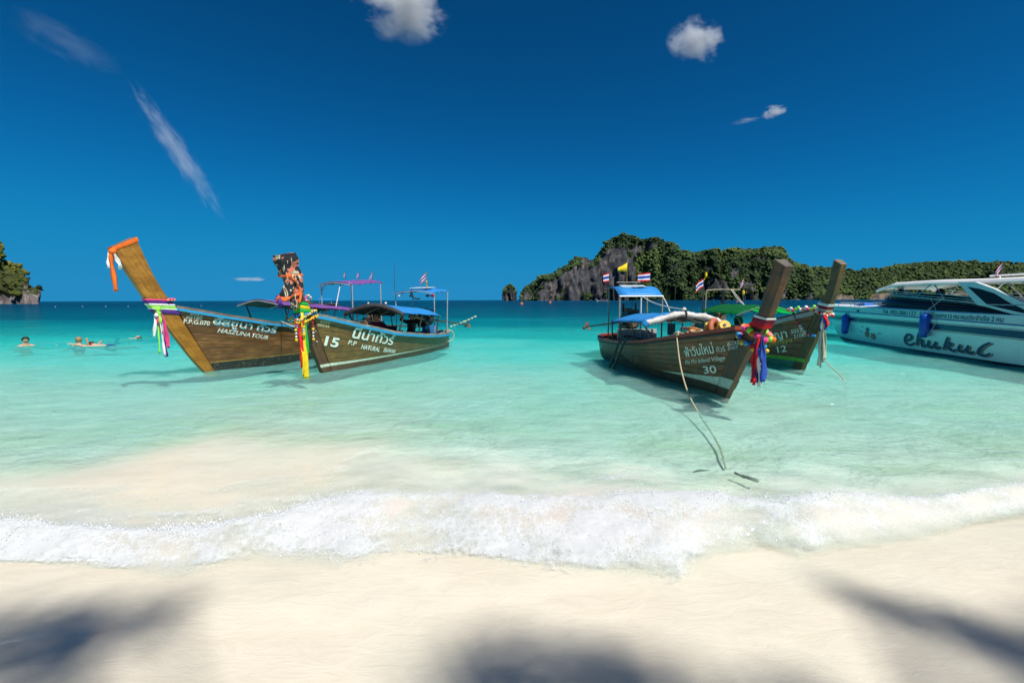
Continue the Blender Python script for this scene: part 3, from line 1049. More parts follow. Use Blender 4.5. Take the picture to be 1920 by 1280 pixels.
class LongTail:
    def __init__(s, name, bow, heading, hull, label):
        d = Vector((heading[0], heading[1], 0)).normalized()
        s.rz = math.atan2(d.y, d.x)
        s.root = empty(name, (bow[0], bow[1], 0), s.rz, label, "boat", "long-tail boats moored at the beach")
        s.h = hull
        s.mat = Matrix.Translation((bow[0], bow[1], 0)) @ Matrix.Rotation(s.rz, 4, 'Z')
    def planks(s, n, mwood, mbottom, mshell):
        h = s.h
        A = astations(h.L)
        for side in (1, -1):
            for k in range(n):
                q0, q1 = k / n, (k + 1) / n
                e = .003 if k else 0.001
                rows = []
                for a in A:
                    r = []
                    for q, pr in ((q0 + e * .3, .0), (q0 + e, .0055), (q0 + .02, .0055), ((q0 + q1) / 2, .006), (q1 - .02, .0055), (q1 - .0025, .0055), (q1 - .001, .0)):
                        x, w, z = h.at(a, q, h.zb)
                        r.append((x, side * (w + pr), z))
                    rows.append(r)
                if side < 0:
                    rows = [list(reversed(r)) for r in rows]
                MB().sheet(rows).build("plank", mwood, s.root, smooth=True)
        mb = MB()
        for side in (1, -1):
            rows = []
            for a in A:
                r = []
                for j in range(7):
                    z = ZD + (h.zb - ZD) * j / 6
                    x = h.rk * z - h.off - a
                    w = h.wa(a, z, h.zs(x))
                    r.append((x, side * (w + .010), z))
                rows.append(r if side > 0 else list(reversed(r)))
            mb.sheet(rows)
        mb.sheet([[(h.rk * ZD - h.off - a, v * (h.wa(a, ZD, h.zs(h.rk * ZD - h.off - a)) + .010), ZD) for v in (-1, 0, 1)] for a in A])
        mb.build("hull_bottom", mbottom, s.root, smooth=False)
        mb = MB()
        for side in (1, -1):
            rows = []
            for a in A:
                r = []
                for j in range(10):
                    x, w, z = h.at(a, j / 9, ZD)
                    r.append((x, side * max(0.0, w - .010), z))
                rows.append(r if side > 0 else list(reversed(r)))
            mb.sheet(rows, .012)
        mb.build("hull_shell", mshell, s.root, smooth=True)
    def rail(s, name, mat, o0, o1, z0, z1, amin=0.0, amax=None):
        h = s.h
        A = [a for a in astations(h.L, 44) if a >= amin and (amax is None or a <= amax)]
        mb = MB()
        for side in (1, -1):
            rows = []
            for a in A:
                x, w, z = h.at(a, 1.0)
                wi, wo = max(0, w + o0), max(0.002, w + o1)
                c = [(x, side * wi, z + z0), (x, side * wo, z + z0), (x, side * wo, z + z1), (x, side * wi, z + z1), (x, side * wi, z + z0)]
                rows.append(c if side > 0 else list(reversed(c)))
            mb.sheet(rows)
            for r, fl in ((rows[0], 0), (rows[-1], 1)):
                mb.add(r[:4], [(0, 1, 2, 3)])
        return mb.build(name, mat, s.root)
    def stripe(s, name, mat, zlo, zhi, a0, a1, proud=.012):
        """painted band; zlo/zhi are tables of height over a"""
        h = s.h
        mb = MB()
        for side in (1, -1):
            rows = []
            for i in range(31):
                a = a0 + (a1 - a0) * i / 30
                r = []
                for j in range(4):
                    z = interp(a, zlo) + (interp(a, zhi) - interp(a, zlo)) * j / 3
                    x = h.rk * z - h.off - a
                    r.append((x, side * (h.wa(a, z, h.zs(x)) + proud), z))
                rows.append(r if side > 0 else list(reversed(r)))
            mb.sheet(rows)
        return mb.build(name, mat, s.root, smooth=True)
    def stem(s, st, mat, name="stem_post", end_mat=None):
        """st: list of (F, R, half thickness)"""
        s.st = st
        s.stem_n = len(st)
        dense = []
        n = 6
        F_ = spline([(f[0], f[1], 0) for f, r, t in st], n)
        R_ = spline([(r[0], r[1], 0) for f, r, t in st], n)
        T_ = spline([(t, 0, 0) for f, r, t in st], n)
        s.sec = [(F_[i], R_[i], T_[i].x) for i in range(len(F_))]
        mb = MB()
        rows = []
        for f, r, t in s.sec:
            rows.append(s.ring(f, r, t, 0))
        mb.sheet(rows)
        mb.mi = 1
        mb.add(rows[-1][:-1], [tuple(range(len(rows[-1]) - 1))])
        o = mb.build(name, [mat, end_mat or mat], s.root)
        bev = o.modifiers.new("soft_edges", 'BEVEL')
        bev.width = .012
        bev.segments = 2
        bev.limit_method = 'ANGLE'
        bev.angle_limit = R(40)
        return o
    def ring(s, f, r, t, grow):
        d = (f - r).normalized()
        f2, r2 = f + d * grow, r - d * grow
        a, b = t * .72 + grow, t + grow
        return [(f2.x, -a, f2.y), (f2.x, a, f2.y), (r2.x, b, r2.y), (r2.x, -b, r2.y), (f2.x, -a, f2.y)]
    def sect(s, u):
        u = max(0, min(1, u)) * (len(s.sec) - 1)
        i = min(int(u), len(s.sec) - 2)
        k = u - i
        A, B = s.sec[i], s.sec[i + 1]
        return A[0].lerp(B[0], k), A[1].lerp(B[1], k), A[2] + (B[2] - A[2]) * k
    def u_at(s, z):
        best, bu = 9, 0
        for i in range(400):
            f, r, t = s.sect(i / 399)
            d = abs((f.y + r.y) / 2 - z)
            if d < best:
                best, bu = d, i / 399
        return bu
    def lettering(s, name, txt, p0, p1, h, side, mat, shear=0.0, label=None, proud=.013, bold=0.0):
        words = txt.split(' ')
        ws = []
        for w in words:
            V = [v.co.x for v in text_mesh(w, shear, bold).vertices]
            ws.append(max(V) - min(V))
        gap = .30
        tot = sum(ws) + gap * (len(ws) - 1)
        pos = 0.0
        for w, wd in zip(words, ws):
            A = [p0[i] + (p1[i] - p0[i]) * pos / tot for i in (0, 1)]
            B = [p0[i] + (p1[i] - p0[i]) * (pos + wd) / tot for i in (0, 1)]
            s.word(name, w, A, B, h, side, mat, shear, label, proud, bold)
            pos += wd + gap
    def word(s, name, txt, p0, p1, h, side, mat, shear=0.0, label=None, proud=.013, bold=0.0, hfit=True, clip=None):
        me = text_mesh(txt, shear, bold)
        V = np.array([v.co[:] for v in me.vertices])
        x0, x1 = V[:, 0].min(), V[:, 0].max()
        cap = 0.70
        sy = h / cap
        for v in me.vertices:
            t = (v.co.x - x0) / (x1 - x0)
            x = p0[0] + (p1[0] - p0[0]) * t
            z = p0[1] + (p1[1] - p0[1]) * t + v.co.y * sy
            x += s.h.rk * v.co.y * sy * 0.0
            v.co = (x, side * (s.h.w(x, z) + proud), z)
        me.materials.append(mat)
        return put(bpy.data.objects.new(name, me), s.root, label=label)
    def hung(s, name, anchor, label, cat, group=None):
        o = empty(name, s.mat @ Vector(anchor), s.rz, label, cat, group)
        return o

def stem_stripe(boat, mat, zlo, zhi):
    mb = MB()
    for sd in (1, -1):
        q = []
        for z in (zlo, zhi):
            u = boat.u_at(z)
            f, r, t = boat.sect(u)
            q.append((Vector((f.x, sd * (t * .72 + .003), z)), Vector((r.x, sd * (t + .003), z))))
        mb.add([q[0][0], q[0][1], q[1][1], q[1][0]], [(0, 1, 2, 3)])
    return mb.build("stem_stripe", mat, boat.root)

def text_mesh(txt, shear=0.0, bold=0.0):
    cu = bpy.data.curves.new("lettering", 'FONT')
    cu.body = txt
    cu.size = 1.0
    cu.shear = shear
    cu.offset = bold
    cu.resolution_u = 4
    o = bpy.data.objects.new("lettering", cu)
    COL.objects.link(o)
    dg = bpy.context.evaluated_depsgraph_get()
    me = bpy.data.meshes.new_from_object(o.evaluated_get(dg))
    bpy.data.objects.remove(o)
    bpy.data.curves.remove(cu)
    me.materials.clear()
    return me

def shift(mb, a):
    mb.v = [(p[0] - a[0], p[1] - a[1], p[2] - a[2]) for p in mb.v]
    return mb

def arch_canopy(boat, xf, xr, hwf, hwr, zf, zr, rise, mat, name="canopy", under=None, poles=(), th=.012, sag=.015, riser=None, polemat=None, ribmat=None):
    """curved awning; zf/zr are eave heights at the front and rear edge"""
    rows = []
    riser = rise if riser is None else riser
    for i in range(13):
        t = i / 12
        x = xf + (xr - xf) * t
        hw = hwf + (hwr - hwf) * t
        r = []
        for j in range(15):
            v = -1 + 2 * j / 14
            z = zf + (zr - zf) * t + (rise + (riser - rise) * t) * (1 - abs(v) ** 1.7) - sag * math.sin(t * math.pi * 3) ** 2 * (1 - v * v)
            z += .008 * math.sin(7 * x + 5 * v)
            r.append((x, v * hw, z))
        rows.append(r)
    c = MB().sheet(rows, th).build(name, mat, boat.root, smooth=True)
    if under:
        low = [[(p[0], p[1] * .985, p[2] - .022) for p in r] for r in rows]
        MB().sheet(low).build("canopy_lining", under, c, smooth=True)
    rm = ribmat or STEEL
    for i in (0, 4, 8, 12):
        MB().tube([(p[0], p[1] * .99, p[2] - .035) for p in rows[i]], .014, 6).build("canopy_rib", rm, c)
    for x in poles:
        t = (x - xf) / (xr - xf)
        hw = (hwf + (hwr - hwf) * t) * .97
        for sd in (1, -1):
            z0 = boat.h.zs(x) + .02
            wg = boat.h.w(x, boat.h.zs(x)) - .05
            MB().tube([(x, sd * min(wg, hw), z0 - .1), (x, sd * hw, zf + (zr - zf) * t - .01)], .018, 7).build("canopy_pole", polemat or STEEL, c)
    return c

def thai_flag(boat, base, hp, dirv, w=.24, hgt=.16, name="flag", drop=0.0, parent=None, polemat=None, ph=.18):
    """tricolour banner on a short staff: staff from base up hp, cloth flying along dirv"""
    pole = MB().tube([base, (base[0], base[1], base[2] + hp)], .009, 6).build("flag_staff", polemat or DARKSTEEL, parent or boat.root)
    mats = [FAB['red'], FAB['white'], FAB['blue']]
    mb = MB()
    d = Vector(dirv).normalized()
    tops = [(0, 1 / 6, 0), (1 / 6, 2 / 6, 1), (2 / 6, 4 / 6, 2), (4 / 6, 5 / 6, 1), (5 / 6, 1, 0)]
    side = Vector((-d.y, d.x, 0)) if abs(d.z) < .9 else Vector((0, 1, 0))
    for a, b, mi in tops:
        mb.mi = mi
        rows = []
        for i in range(9):
            t = i / 8
            off = side * (.035 * math.sin(t * 6.5 + ph * 9) * t)
            r = []
            for q in (a, b):
                p = Vector(base) + Vector((0, 0, hp)) + d * (w * t) - Vector((0, 0, q * hgt * (1 - .12 * t) + drop * t * t)) + off * (1 + .4 * q)
                r.append(p)
            rows.append(r)
        mb.sheet(rows)
    mb.build(name, mats, pole, smooth=True)
    return pole

def plain_flag(boat, base, hp, dirv, mat, w=.2, hgt=.14, tri=True, parent=None):
    pole = MB().tube([base, (base[0], base[1], base[2] + hp)], .009, 6).build("flag_staff", BRASS, parent or boat.root)
    d = Vector(dirv).normalized()
    side = Vector((-d.y, d.x, 0))
    rows = []
    for i in range(8):
        t = i / 7
        k = 1 - t * (.75 if tri else .1)
        rows.append([Vector(base) + Vector((0, 0, hp - .02)) + d * w * t - Vector((0, 0, hgt * q * k + .06 * t)) + side * .03 * math.sin(6 * t) for q in (0, .5, 1)])
    MB().sheet(rows, .003).build("flag", mat, pole, smooth=True)
    return pole

def engine(boat, x, z, shaft_end, shaft_z, y=0.0, tiller=True, lam=None):
    """car engine on a swivel with a long propeller shaft astern"""
    mb = MB()
    mb.box((x, y, z), (.62, .34, .30)).box((x + .05, y, z + .20), (.50, .24, .12), taper=.85).box((x - .02, y + .2, z + .02), (.3, .1, .16)).box((x + .1, y - .2, z - .03), (.34, .1, .12))
    mb.box((x, y, z - .2), (.4, .28, .12), taper=1.15)
    root = mb.build("engine", ENGINE, boat.root)
    MB().tube([(x + .31, y, z + .02), (x + .38, y, z + .02)], .15, 16).build("pulley", RUST, root)
    MB().tube([(x - .05, y, z + .26), (x - .05, y, z + .36)], .10, 12).tube([(x + .15, y + .02, z + .25), (x + .15, y + .02, z + .33)], .05, 10).build("air_filter", RUST, root)
    MB().tube(spline([(x - .15, y + .2, z + .1), (x - .2, y + .26, z + .25), (x - .24, y + .26, z + .5)], 4), .03, 8).build("exhaust_pipe", RUST, root)
    for k in range(4):
        MB().tube(spline([(x - .2 + k * .12, y + .1, z + .22), (x - .2 + k * .12, y + .2, z + .3), (x - .2 + k * .12, y + .22, z + .1)], 4), .018, 6).build("manifold_pipe", RUST, root)
    MB().box((x, y, z - .36), (.12, .12, .3)).box((x, y, z - .5), (.5, .3, .05)).build("swivel_post", DARKSTEEL, root)
    sh = MB().tube([(x - .3, y, z - .02), shaft_end], [.035, .022], 8).build("propeller_shaft", DARKSTEEL, root)
    e = Vector(shaft_end)
    d = (e - Vector((x - .3, y, z - .02))).normalized()
    MB().tube([e - d * .05, e + d * .1], .035, 10).build("propeller_hub", RUST, root)
    sd = d.orthogonal().normalized()
    up = d.cross(sd)
    for k in range(3):
        q = 2.1 * k + .4
        v = sd * math.cos(q) + up * math.sin(q)
        t = d.cross(v) * .06
        MB().sheet([[e + v * .03 - t * .4, e + v * .03 + t * .4], [e + v * .08 - t + d * .02, e + v * .08 + t - d * .02], [e + v * .13 - t * .8 + d * .03, e + v * .13 + t * .8 - d * .03], [e + v * .16 - t * .2, e + v * .16 + t * .2]], .008).build("propeller_blade", RUST, root)
    if tiller:
        MB().tube(spline([(x + .3, y, z + .1), (x + .8, y, z + .18), (x + 1.15, y, z + .1)], 4), .02, 7).build("tiller_handle", DARKSTEEL, root)
    return root

def ribbon(root, a, pts, width, mat, name="ribbon", facing=(0, 1, 0), thick=.006, wob=.02, ph=0.0):
    """strip of cloth along pts (boat-local); a = anchor of its root"""
    P = spline(pts, 6)
    rows = []
    f = Vector(facing).normalized()
    for i, p in enumerate(P):
        t = P[min(i + 1, len(P) - 1)] - P[max(i - 1, 0)]
        w = t.cross(f)
        w = w.normalized() if w.length > 1e-6 else Vector((1, 0, 0))
        k = i / (len(P) - 1)
        o = f * (wob * math.sin(k * 9 + ph) * k)
        wd = width * (.62 + .38 * math.sin(k * 7 + ph) ** 2) if i else width * .5
        rows.append([p + w * wd * q / 2 + o + f * (.35 * wd * math.sin(q * 2.2 + ph + k * 3)) for q in (-1, -.5, 0, .5, 1)])
    return shift(MB().sheet(rows, thick), a).build(name, mat, root, smooth=True)

def wrap(boat, root, a, z0, z1, mat, name="wrap", grow=.012, tilt=0.0):
    u0, u1 = boat.u_at(z0), boat.u_at(z1)
    rows = []
    for i in range(5):
        k = i / 4
        f, r, t = boat.sect(u0 + (u1 - u0) * k)
        g = grow * (1 + .5 * math.sin(k * math.pi))
        rows.append(boat.ring(f + Vector((0, tilt, 0)), r - Vector((0, tilt, 0)), t, g))
    return shift(MB().sheet(rows), a).build(name, mat, root)

def blossom_ring(boat, root, a, z, n, mats, r=.05, grow=.05, droop=.12, name="blossom", jit=.012):
    """garland of pompom blossoms round the stem, each its own piece"""
    f, rr, t = boat.sect(boat.u_at(z))
    ring = boat.ring(f, rr, t, grow)
    P = [Vector(p) for p in ring]
    tot = [0]
    for p, q in zip(P, P[1:]):
        tot.append(tot[-1] + (q - p).length)
    meshes = {}
    out = []
    for k in range(n):
        s_ = (k + .5) / n * tot[-1]
        for i in range(len(P) - 1):
            if s_ <= tot[i + 1]:
                p = P[i].lerp(P[i + 1], (s_ - tot[i]) / (tot[i + 1] - tot[i]))
                break
        fx = max(0, (p.x - rr.x) / max(.05, f.x - rr.x))
        p = p + Vector((random.uniform(-jit, jit), random.uniform(-jit, jit), -droop * fx + random.uniform(-jit, jit)))
        out.append(pompom(root, p - Vector(a), r * random.uniform(.85, 1.15), mats[k % len(mats)], name))
    return out

_pom = {}
def pompom(root, p, r, mat, name="blossom"):
    key = mat.name
    if key not in _pom:
        V, F = ico(2)
        V = V * (1 + .22 * RNG.uniform(-1, 1, (len(V), 1)))
        me = np_mesh(name, V, F, True)
        me.materials.append(mat)
        _pom[key] = me
    o = bpy.data.objects.new(name, _pom[key])
    o.location = p
    r *= .74
    o.scale = (r, r, r * .9)
    o.rotation_euler = (random.random() * 6, random.random() * 6, random.random() * 6)
    return put(o, root)

def fit_out(boat, seatmat, floor_mat, thwarts=(-1.6, -2.6, -3.6, -4.6)):
    h = boat.h
    mb = MB()
    A = [1.0 + i * (h.L - 1.7) / 20 for i in range(21)]
    rows = []
    for a in A:
        z = .13
        x = h.rk * z - h.off - a
        w = h.wa(a, z, h.zs(x)) - .03
        rows.append([(x, v * w, z) for v in (-1, -.5, 0, .5, 1)])
    mb.sheet(rows, .02).build("floor_boards", floor_mat, boat.root)
    rows = []
    for i in range(8):
        a = .02 + i * .13
        x, w, z = h.at(a, 1.0)
        rows.append([(x, v * max(.01, w - .03), z - .03) for v in (-1, 0, 1)])
    MB().sheet(rows, .03).build("fore_deck", floor_mat, boat.root)
    for x in thwarts:
        z = min(.42, h.zs(x) - .12)
        w = h.w(x, z) - .03
        MB().box((x, 0, z), (.26, 2 * w, .035)).build("thwart", seatmat, boat.root)

# ------------------------------------------------------------------ boat A: P.P.G.070, far left
H1 = Hull(7.2, .75, .5, .2, [(-7.4, .5), (-6, .52), (-4.5, .62), (-3, .82), (-1.83, 1.01), (-1.34, 1.07), (-.26, 1.29), (.63, 1.5)], zb=.22)
b1 = LongTail("longtail_boat", (-6.89, 10.08), (-.385, -.92), H1, "brown long-tail boat with golden prow, orange sash and purple awnings, leftmost boat")
W1 = wood("planks_brown", (.065, .026, .008), (.225, .098, .028), (.40, .195, .058), .42, stain=(.085, .036, .011))
W1S = wood("golden_timber", (.17, .066, .008), (.42, .185, .022), (.62, .31, .045), .38, stain=(.19, .08, .012), grain=(.8, 9, 12), along=R(61))
W1E = wood("timber_end", (.10, .07, .05), (.22, .16, .12), (.34, .26, .2), .8)
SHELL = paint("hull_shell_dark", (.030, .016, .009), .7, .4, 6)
BLACKB = paint("bottom_black", (.022, .022, .020), .5, .4, 5, wear=(.20, .15, .10))
RAILBLUE = paint("rail_blue", (.025, .30, .55), .45, .2, 8, wear=(.10, .16, .18), stretch=(1, 4, 4))
RAILWOOD = wood("rail_wood", (.10, .06, .035), (.27, .17, .11), (.42, .30, .21), .6)
FLOORW = wood("floor_wood", (.05, .03, .02), (.14, .09, .05), (.24, .16, .1), .7)
b1.planks(7, W1, BLACKB, SHELL)
b1.stem([((-.06, -.10), (-.32, -.10), .062), ((.03, .04), (-.25, .0), .064), ((.27, .36), (-.06, .28), .066), ((.63, .93), (.24, .85), .072), ((1.0, 1.52), (.59, 1.5), .075), ((1.29, 2.05), (.90, 2.07), .082), ((1.58, 2.60), (1.19, 2.83), .092)], W1S, end_mat=W1E)
b1.rail("rub_rail", RAILBLUE, -.01, .045, -.075, -.018)
b1.rail("gunwale", RAILWOOD, -.07, .035, -.016, .03)
b1.stripe("waterline_stripe", paint("stripe_ochre", (.42, .26, .06), .6, .3, 9, wear=(.1, .06, .03)), [(0, .212), (7, .212)], [(0, .232), (7, .225)], 0.01, 6.9)
fit_out(b1, W1, FLOORW)
b1.lettering("lettering", "5052", (.31, 1.30), (.09, 1.262), .058, 1, WHITE_LETTER, .2)
b1.lettering("lettering", "02180", (.36, 1.235), (.09, 1.195), .058, 1, WHITE_LETTER, .2)
b1.lettering("lettering", "P.P.G.070", (.41, 1.135), (-.05, 1.06), .09, 1, WHITE_LETTER, .1, bold=.02)
b1.lettering("lettering_shade", "ฮัสซูนา ทัวร์", (-.12, 1.075), (-1.52, .775), .15, 1, BLUE_LETTER, .15, proud=.012, bold=.035)
b1.lettering("lettering", "ฮัสซูนา ทัวร์", (-.10, 1.10), (-1.50, .80), .15, 1, WHITE_LETTER, .15, proud=.020, bold=.005)
b1.lettering("lettering", "HASZUNA TOUR", (-.20, .905), (-1.30, .655), .095, 1, WHITE_LETTER, .35, bold=.012)
# long purple awning and the tall frame over the engine
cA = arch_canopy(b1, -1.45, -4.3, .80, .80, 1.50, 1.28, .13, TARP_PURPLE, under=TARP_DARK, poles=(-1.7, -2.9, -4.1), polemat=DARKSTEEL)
fr1 = arch_canopy(b1, -4.0, -5.5, .62, .62, 2.07, 2.18, .10, TARP_PURPLE, name="engine_awning", poles=(-4.1, -5.4))
for sx, sy in ((-4.1, .6), (-4.1, -.6)):
    MB().tube(spline([(sx, sy, 1.85), (sx - .05, sy * .9, 2.02), (sx - .1, sy * .7, 2.13)], 4), .016, 7).build("awning_brace", STEEL, fr1)
MB().tube([(-4.05, .2, 2.08), (-3.55, .35, 1.0)], .016, 7).build("awning_strut", STEEL, fr1)
for yy in (-.55, 0, .55):
    thai_flag(b1, (-5.1, yy, 2.28), .26, (.3, -.35, -1), .20, .10, drop=.06, ph=yy)
engine(b1, -5.6, .78, (-8.6, .2, .55), .5)
# decorations on the prow: orange sash at the head
a = (1.55, 0, 2.55)
sash = b1.hung("orange_sash", a, "bright orange sash knotted round the tip of the golden prow", "sash")
wrap(b1, sash, a, 2.645, 2.715, FAB['orange'], "sash_band", .009)
f, r, t = b1.sect(.985)
kn = Vector((f.x + .02, .06, f.y - .03))
shift(MB().sphere(kn, .065, 10, 7), a).build("sash_knot", FAB['orange'], sash, smooth=True)
ribbon(sash, a, [kn, kn + Vector((.03, 0, -.15)), kn + Vector((.02, .02, -.45)), kn + Vector((.01, .02, -.74))], .085, FAB['orange'], "sash_tail", (.4, 1, 0))
ribbon(sash, a, [kn + Vector((.01, .03, 0)), kn + Vector((-.06, .05, -.2)), kn + Vector((-.08, .05, -.33))], .06, FAB['white'], "sash_tail", (.2, 1, 0), ph=2)
ribbon(sash, a, [kn + Vector((.03, -.05, 0)), kn + Vector((.07, -.03, -.2)), kn + Vector((.07, -.02, -.31))], .04, FAB['white'], "sash_tail", (.2, 1, 0), ph=1)
a = (.9, .08, 1.45)
rb = b1.hung("prow_ribbons", a, "purple, white, lime and pink ribbons tied where the golden prow meets the gunwale", "ribbons")
for k, (z0, z1, c) in enumerate(((1.36, 1.44, 'purple'), (1.44, 1.47, 'white'), (1.47, 1.52, 'lime'), (1.52, 1.56, 'white'), (1.56, 1.62, 'purple'), (1.62, 1.66, 'pink'))):
    wrap(b1, rb, a, z0 - .02, z1 - .02, FAB[c], "ribbon_band", .016 + .004 * (k % 2))
f, r, t = b1.sect(b1.u_at(1.42))
k0 = Vector((f.x - .05, t * .8 + .04, f.y))
shift(MB().sphere(k0, .055, 9, 6), a).build("ribbon_knot", FAB['lime'], rb, smooth=True)
for dx, dy, ln, c, w_ in ((.07, .0, .55, 'white', .06), (.03, .02, .30, 'pink', .05), (-.03, .03, .95, 'white', .055), (-.06, .01, .97, 'purple', .07), (-.09, .02, .80, 'pink', .08), (.0, .04, .28, 'lime', .08), (.02, .0, .9, 'lime', .03), (-.02, .01, .5, 'red', .05)):
    ribbon(rb, a, [k0, k0 + Vector((dx * .7, dy, -ln * .3)), k0 + Vector((dx * 1.2, dy, -ln * .65)), k0 + Vector((dx * 1.5, dy, -ln))], w_, FAB[c], "ribbon", (.35, 1, 0), ph=dx * 40)
for k in range(5):
    pompom(rb, Vector((r.x + .05 + .03 * k, .12, 1.62 + .02 * (k % 2))) - Vector(a), .035, FAB['pink' if k % 2 else 'salmon'])
pompom(rb, k0 + Vector((.05, .02, -.12)) - Vector(a), .05, FAB['white'])

# ------------------------------------------------------------------ boat B: number 15
H2 = Hull(6.75, .78, .443, .275, [(-7.4, .5), (-6, .49), (-4.75, .53), (-3.72, .6), (-2.18, .77), (-.89, 1.04), (.33, 1.33), (.7, 1.42)], zb=.15)
b2 = LongTail("longtail_boat", (-4.17, 9.86), (-.24, -.97), H2, "brown long-tail boat numbered 15 with cloth-wrapped prow and blue canopies")
W2 = wood("planks_olive_brown", (.085, .043, .011), (.22, .125, .030), (.37, .23, .065), .40, stain=(.10, .055, .015), moss=(.20, .155, .038), mossamt=.45)
W2S = wood("prow_dull_brown", (.06, .028, .012), (.13, .065, .026), (.21, .11, .045), .5, grain=(.8, 9, 12), along=R(61))
BROWNB = paint("bottom_brown", (.11, .060, .030), .55, .3, 6)
STRIPEW = paint("stripe_pale", (.62, .70, .55), .6, .15, 9, wear=(.3, .3, .2))
b2.planks(7, W2, BROWNB, SHELL)
b2.stem([((-.06, -.10), (-.34, -.10), .062), ((.0, .02), (-.28, .0), .064), ((.16, .33), (-.14, .28), .066), ((.53, 1.10), (.22, 1.1), .066), ((.80, 1.64), (.51, 1.60), .07), ((.99, 2.03), (.64, 2.06), .074), ((1.17, 2.42), (.75, 2.51), .08)], W2S, end_mat=W1E)
b2.rail("rub_rail", RAILBLUE, -.01, .045, -.08, -.018)
b2.rail("gunwale", wood("rail_grey", (.13, .11, .09), (.30, .27, .23), (.46, .43, .38), .7), -.08, .035, -.016, .03)
b2.stripe("waterline_stripe", STRIPEW, [(0, .15), (.6, .145), (3, .15), (6, .16)], [(0, .215), (.6, .20), (2.0, .185), (4, .165), (6, .162)], .01, 5.6)
stem_stripe(b2, STRIPEW, .15, .215)
fit_out(b2, FLOORW, FLOORW)
b2.lettering("lettering", "6052", (.13, 1.13), (-.08, 1.075), .06, 1, CREAM_LETTER, .15)
b2.lettering("lettering", "00544", (.18, 1.065), (-.08, 1.005), .055, 1, CREAM_LETTER, .15)
b2.lettering("lettering_shade", "15", (-.01, .625), (-.39, .535), .20, 1, DARKSTEEL, .1, proud=.012, bold=.06)
b2.lettering("lettering", "15", (.0, .64), (-.37, .55), .20, 1, WHITE_LETTER, .1, proud=.020, bold=.035)
b2.lettering("lettering_shade", "นีน่าทัวร์", (-.70, .735), (-2.20, .415), .23, 1, DARKSTEEL, .15, proud=.012, bold=.045)
b2.lettering("lettering", "นีน่าทัวร์", (-.69, .75), (-2.18, .43), .23, 1, WHITE_LETTER, .15, proud=.020, bold=.025)
b2.lettering("lettering", "P.P", (-.61, .605), (-.87, .54), .10, 1, WHITE_LETTER, .2, bold=.02)
b2.lettering("lettering", "NATURAL", (-1.02, .46), (-1.68, .32), .105, 1, WHITE_LETTER, .2, bold=.03)
b2.lettering("lettering", "ERAWAN", (-1.83, .30), (-2.34, .20), .10, 1, WHITE_LETTER, .2, bold=.03)
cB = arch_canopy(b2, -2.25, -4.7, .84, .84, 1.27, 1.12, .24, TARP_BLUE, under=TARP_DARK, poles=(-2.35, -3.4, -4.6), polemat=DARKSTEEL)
rows = []
for j in range(17):
    v = -1 + j / 8
    z = 1.27 + .24 * (1 - abs(v) ** 1.7)
    rows.append([(-2.22, v * .86, z + .02), (-2.19, v * .865, z - .05), (-2.2, v * .86, z - .105 + .012 * math.sin(v * 9))])
MB().sheet(rows, .012).build("canopy_valance", TARP_DARK, cB, smooth=True)
MB().torus((-2.3, -.86, 1.2), .09, .02, (1, 0, 0), a0=-90, a1=200).build("canopy_hook", DARKSTEEL, cB)
fB = arch_canopy(b2, -4.55, -5.9, .68, .66, 1.83, 1.92, .09, TARP_BLUE, name="engine_awning", poles=(-4.65, -5.8), polemat=STEEL)
MB().sheet([[(-4.9, -.3, 1.985), (-4.9, .3, 1.985)], [(-5.6, -.3, 2.03), (-5.6, .3, 2.03)]], .015).build("roof_panel", paint("roof_pale", (.55, .62, .62), .5), fB)
for yy, c in ((.45, BLACKP), (-.1, BLACKP), (-.5, FAB['white']), (.62, FAB['red'])):
    MB().sphere((-4.62, yy, 1.74), .07, 9, 6, (1, 1, .6)).build("hanging_bundle", c, fB, smooth=True)
MB().torus((-4.6, .12, 1.86), .22, .022, (1, 0, .1), a0=110, a1=250, n=12).build("hose_loop", BLACKP, fB)
thai_flag(b2, (-5.0, .25, 1.95), .55, (.15, -.8, -.9), .34, .2, ph=.4)
MB().tube([(-5.0, .25, 2.0), (-5.0, .25, 2.5)], .012, 6).sphere((-5.0, .25, 2.06), .04, 8, 6).sphere((-5.0, .25, 2.16), .045, 8, 6, (1, 1, 1.4)).build("mast", BRASS, fB)
MB().tube([(-4.6, -.66, 1.9), (-4.55, -.62, 2.85)], [.012, .004], 6).build("aerial", DARKSTEEL, fB)
engine(b2, -5.35, .98, (-8.5, .38, .63), .6, tiller=True)
MB().box((-5.0, .33, .62), (.9, .10, .34)).build("engine_screen", paint("panel_blue", (.03, .18, .42), .5, .2, 6, wear=(.12, .1, .08)), b2.root)
MB().box((-4.7, .40, .60), (.24, .03, .16)).build("vent_plate", BLACKP, b2.root)
for xx in (-3.1, -3.7):
    MB().box((xx, -.35, .62), (.10, .38, .42)).box((xx + .2, -.35, .44), (.36, .38, .06)).build("seat", BLACKP, b2.root)
MB().box((-2.95, -.3, .82), (.10, .30, .40)).build("life_vest", fabric("vest_stripe", (.30, .32, .40)), b2.root)
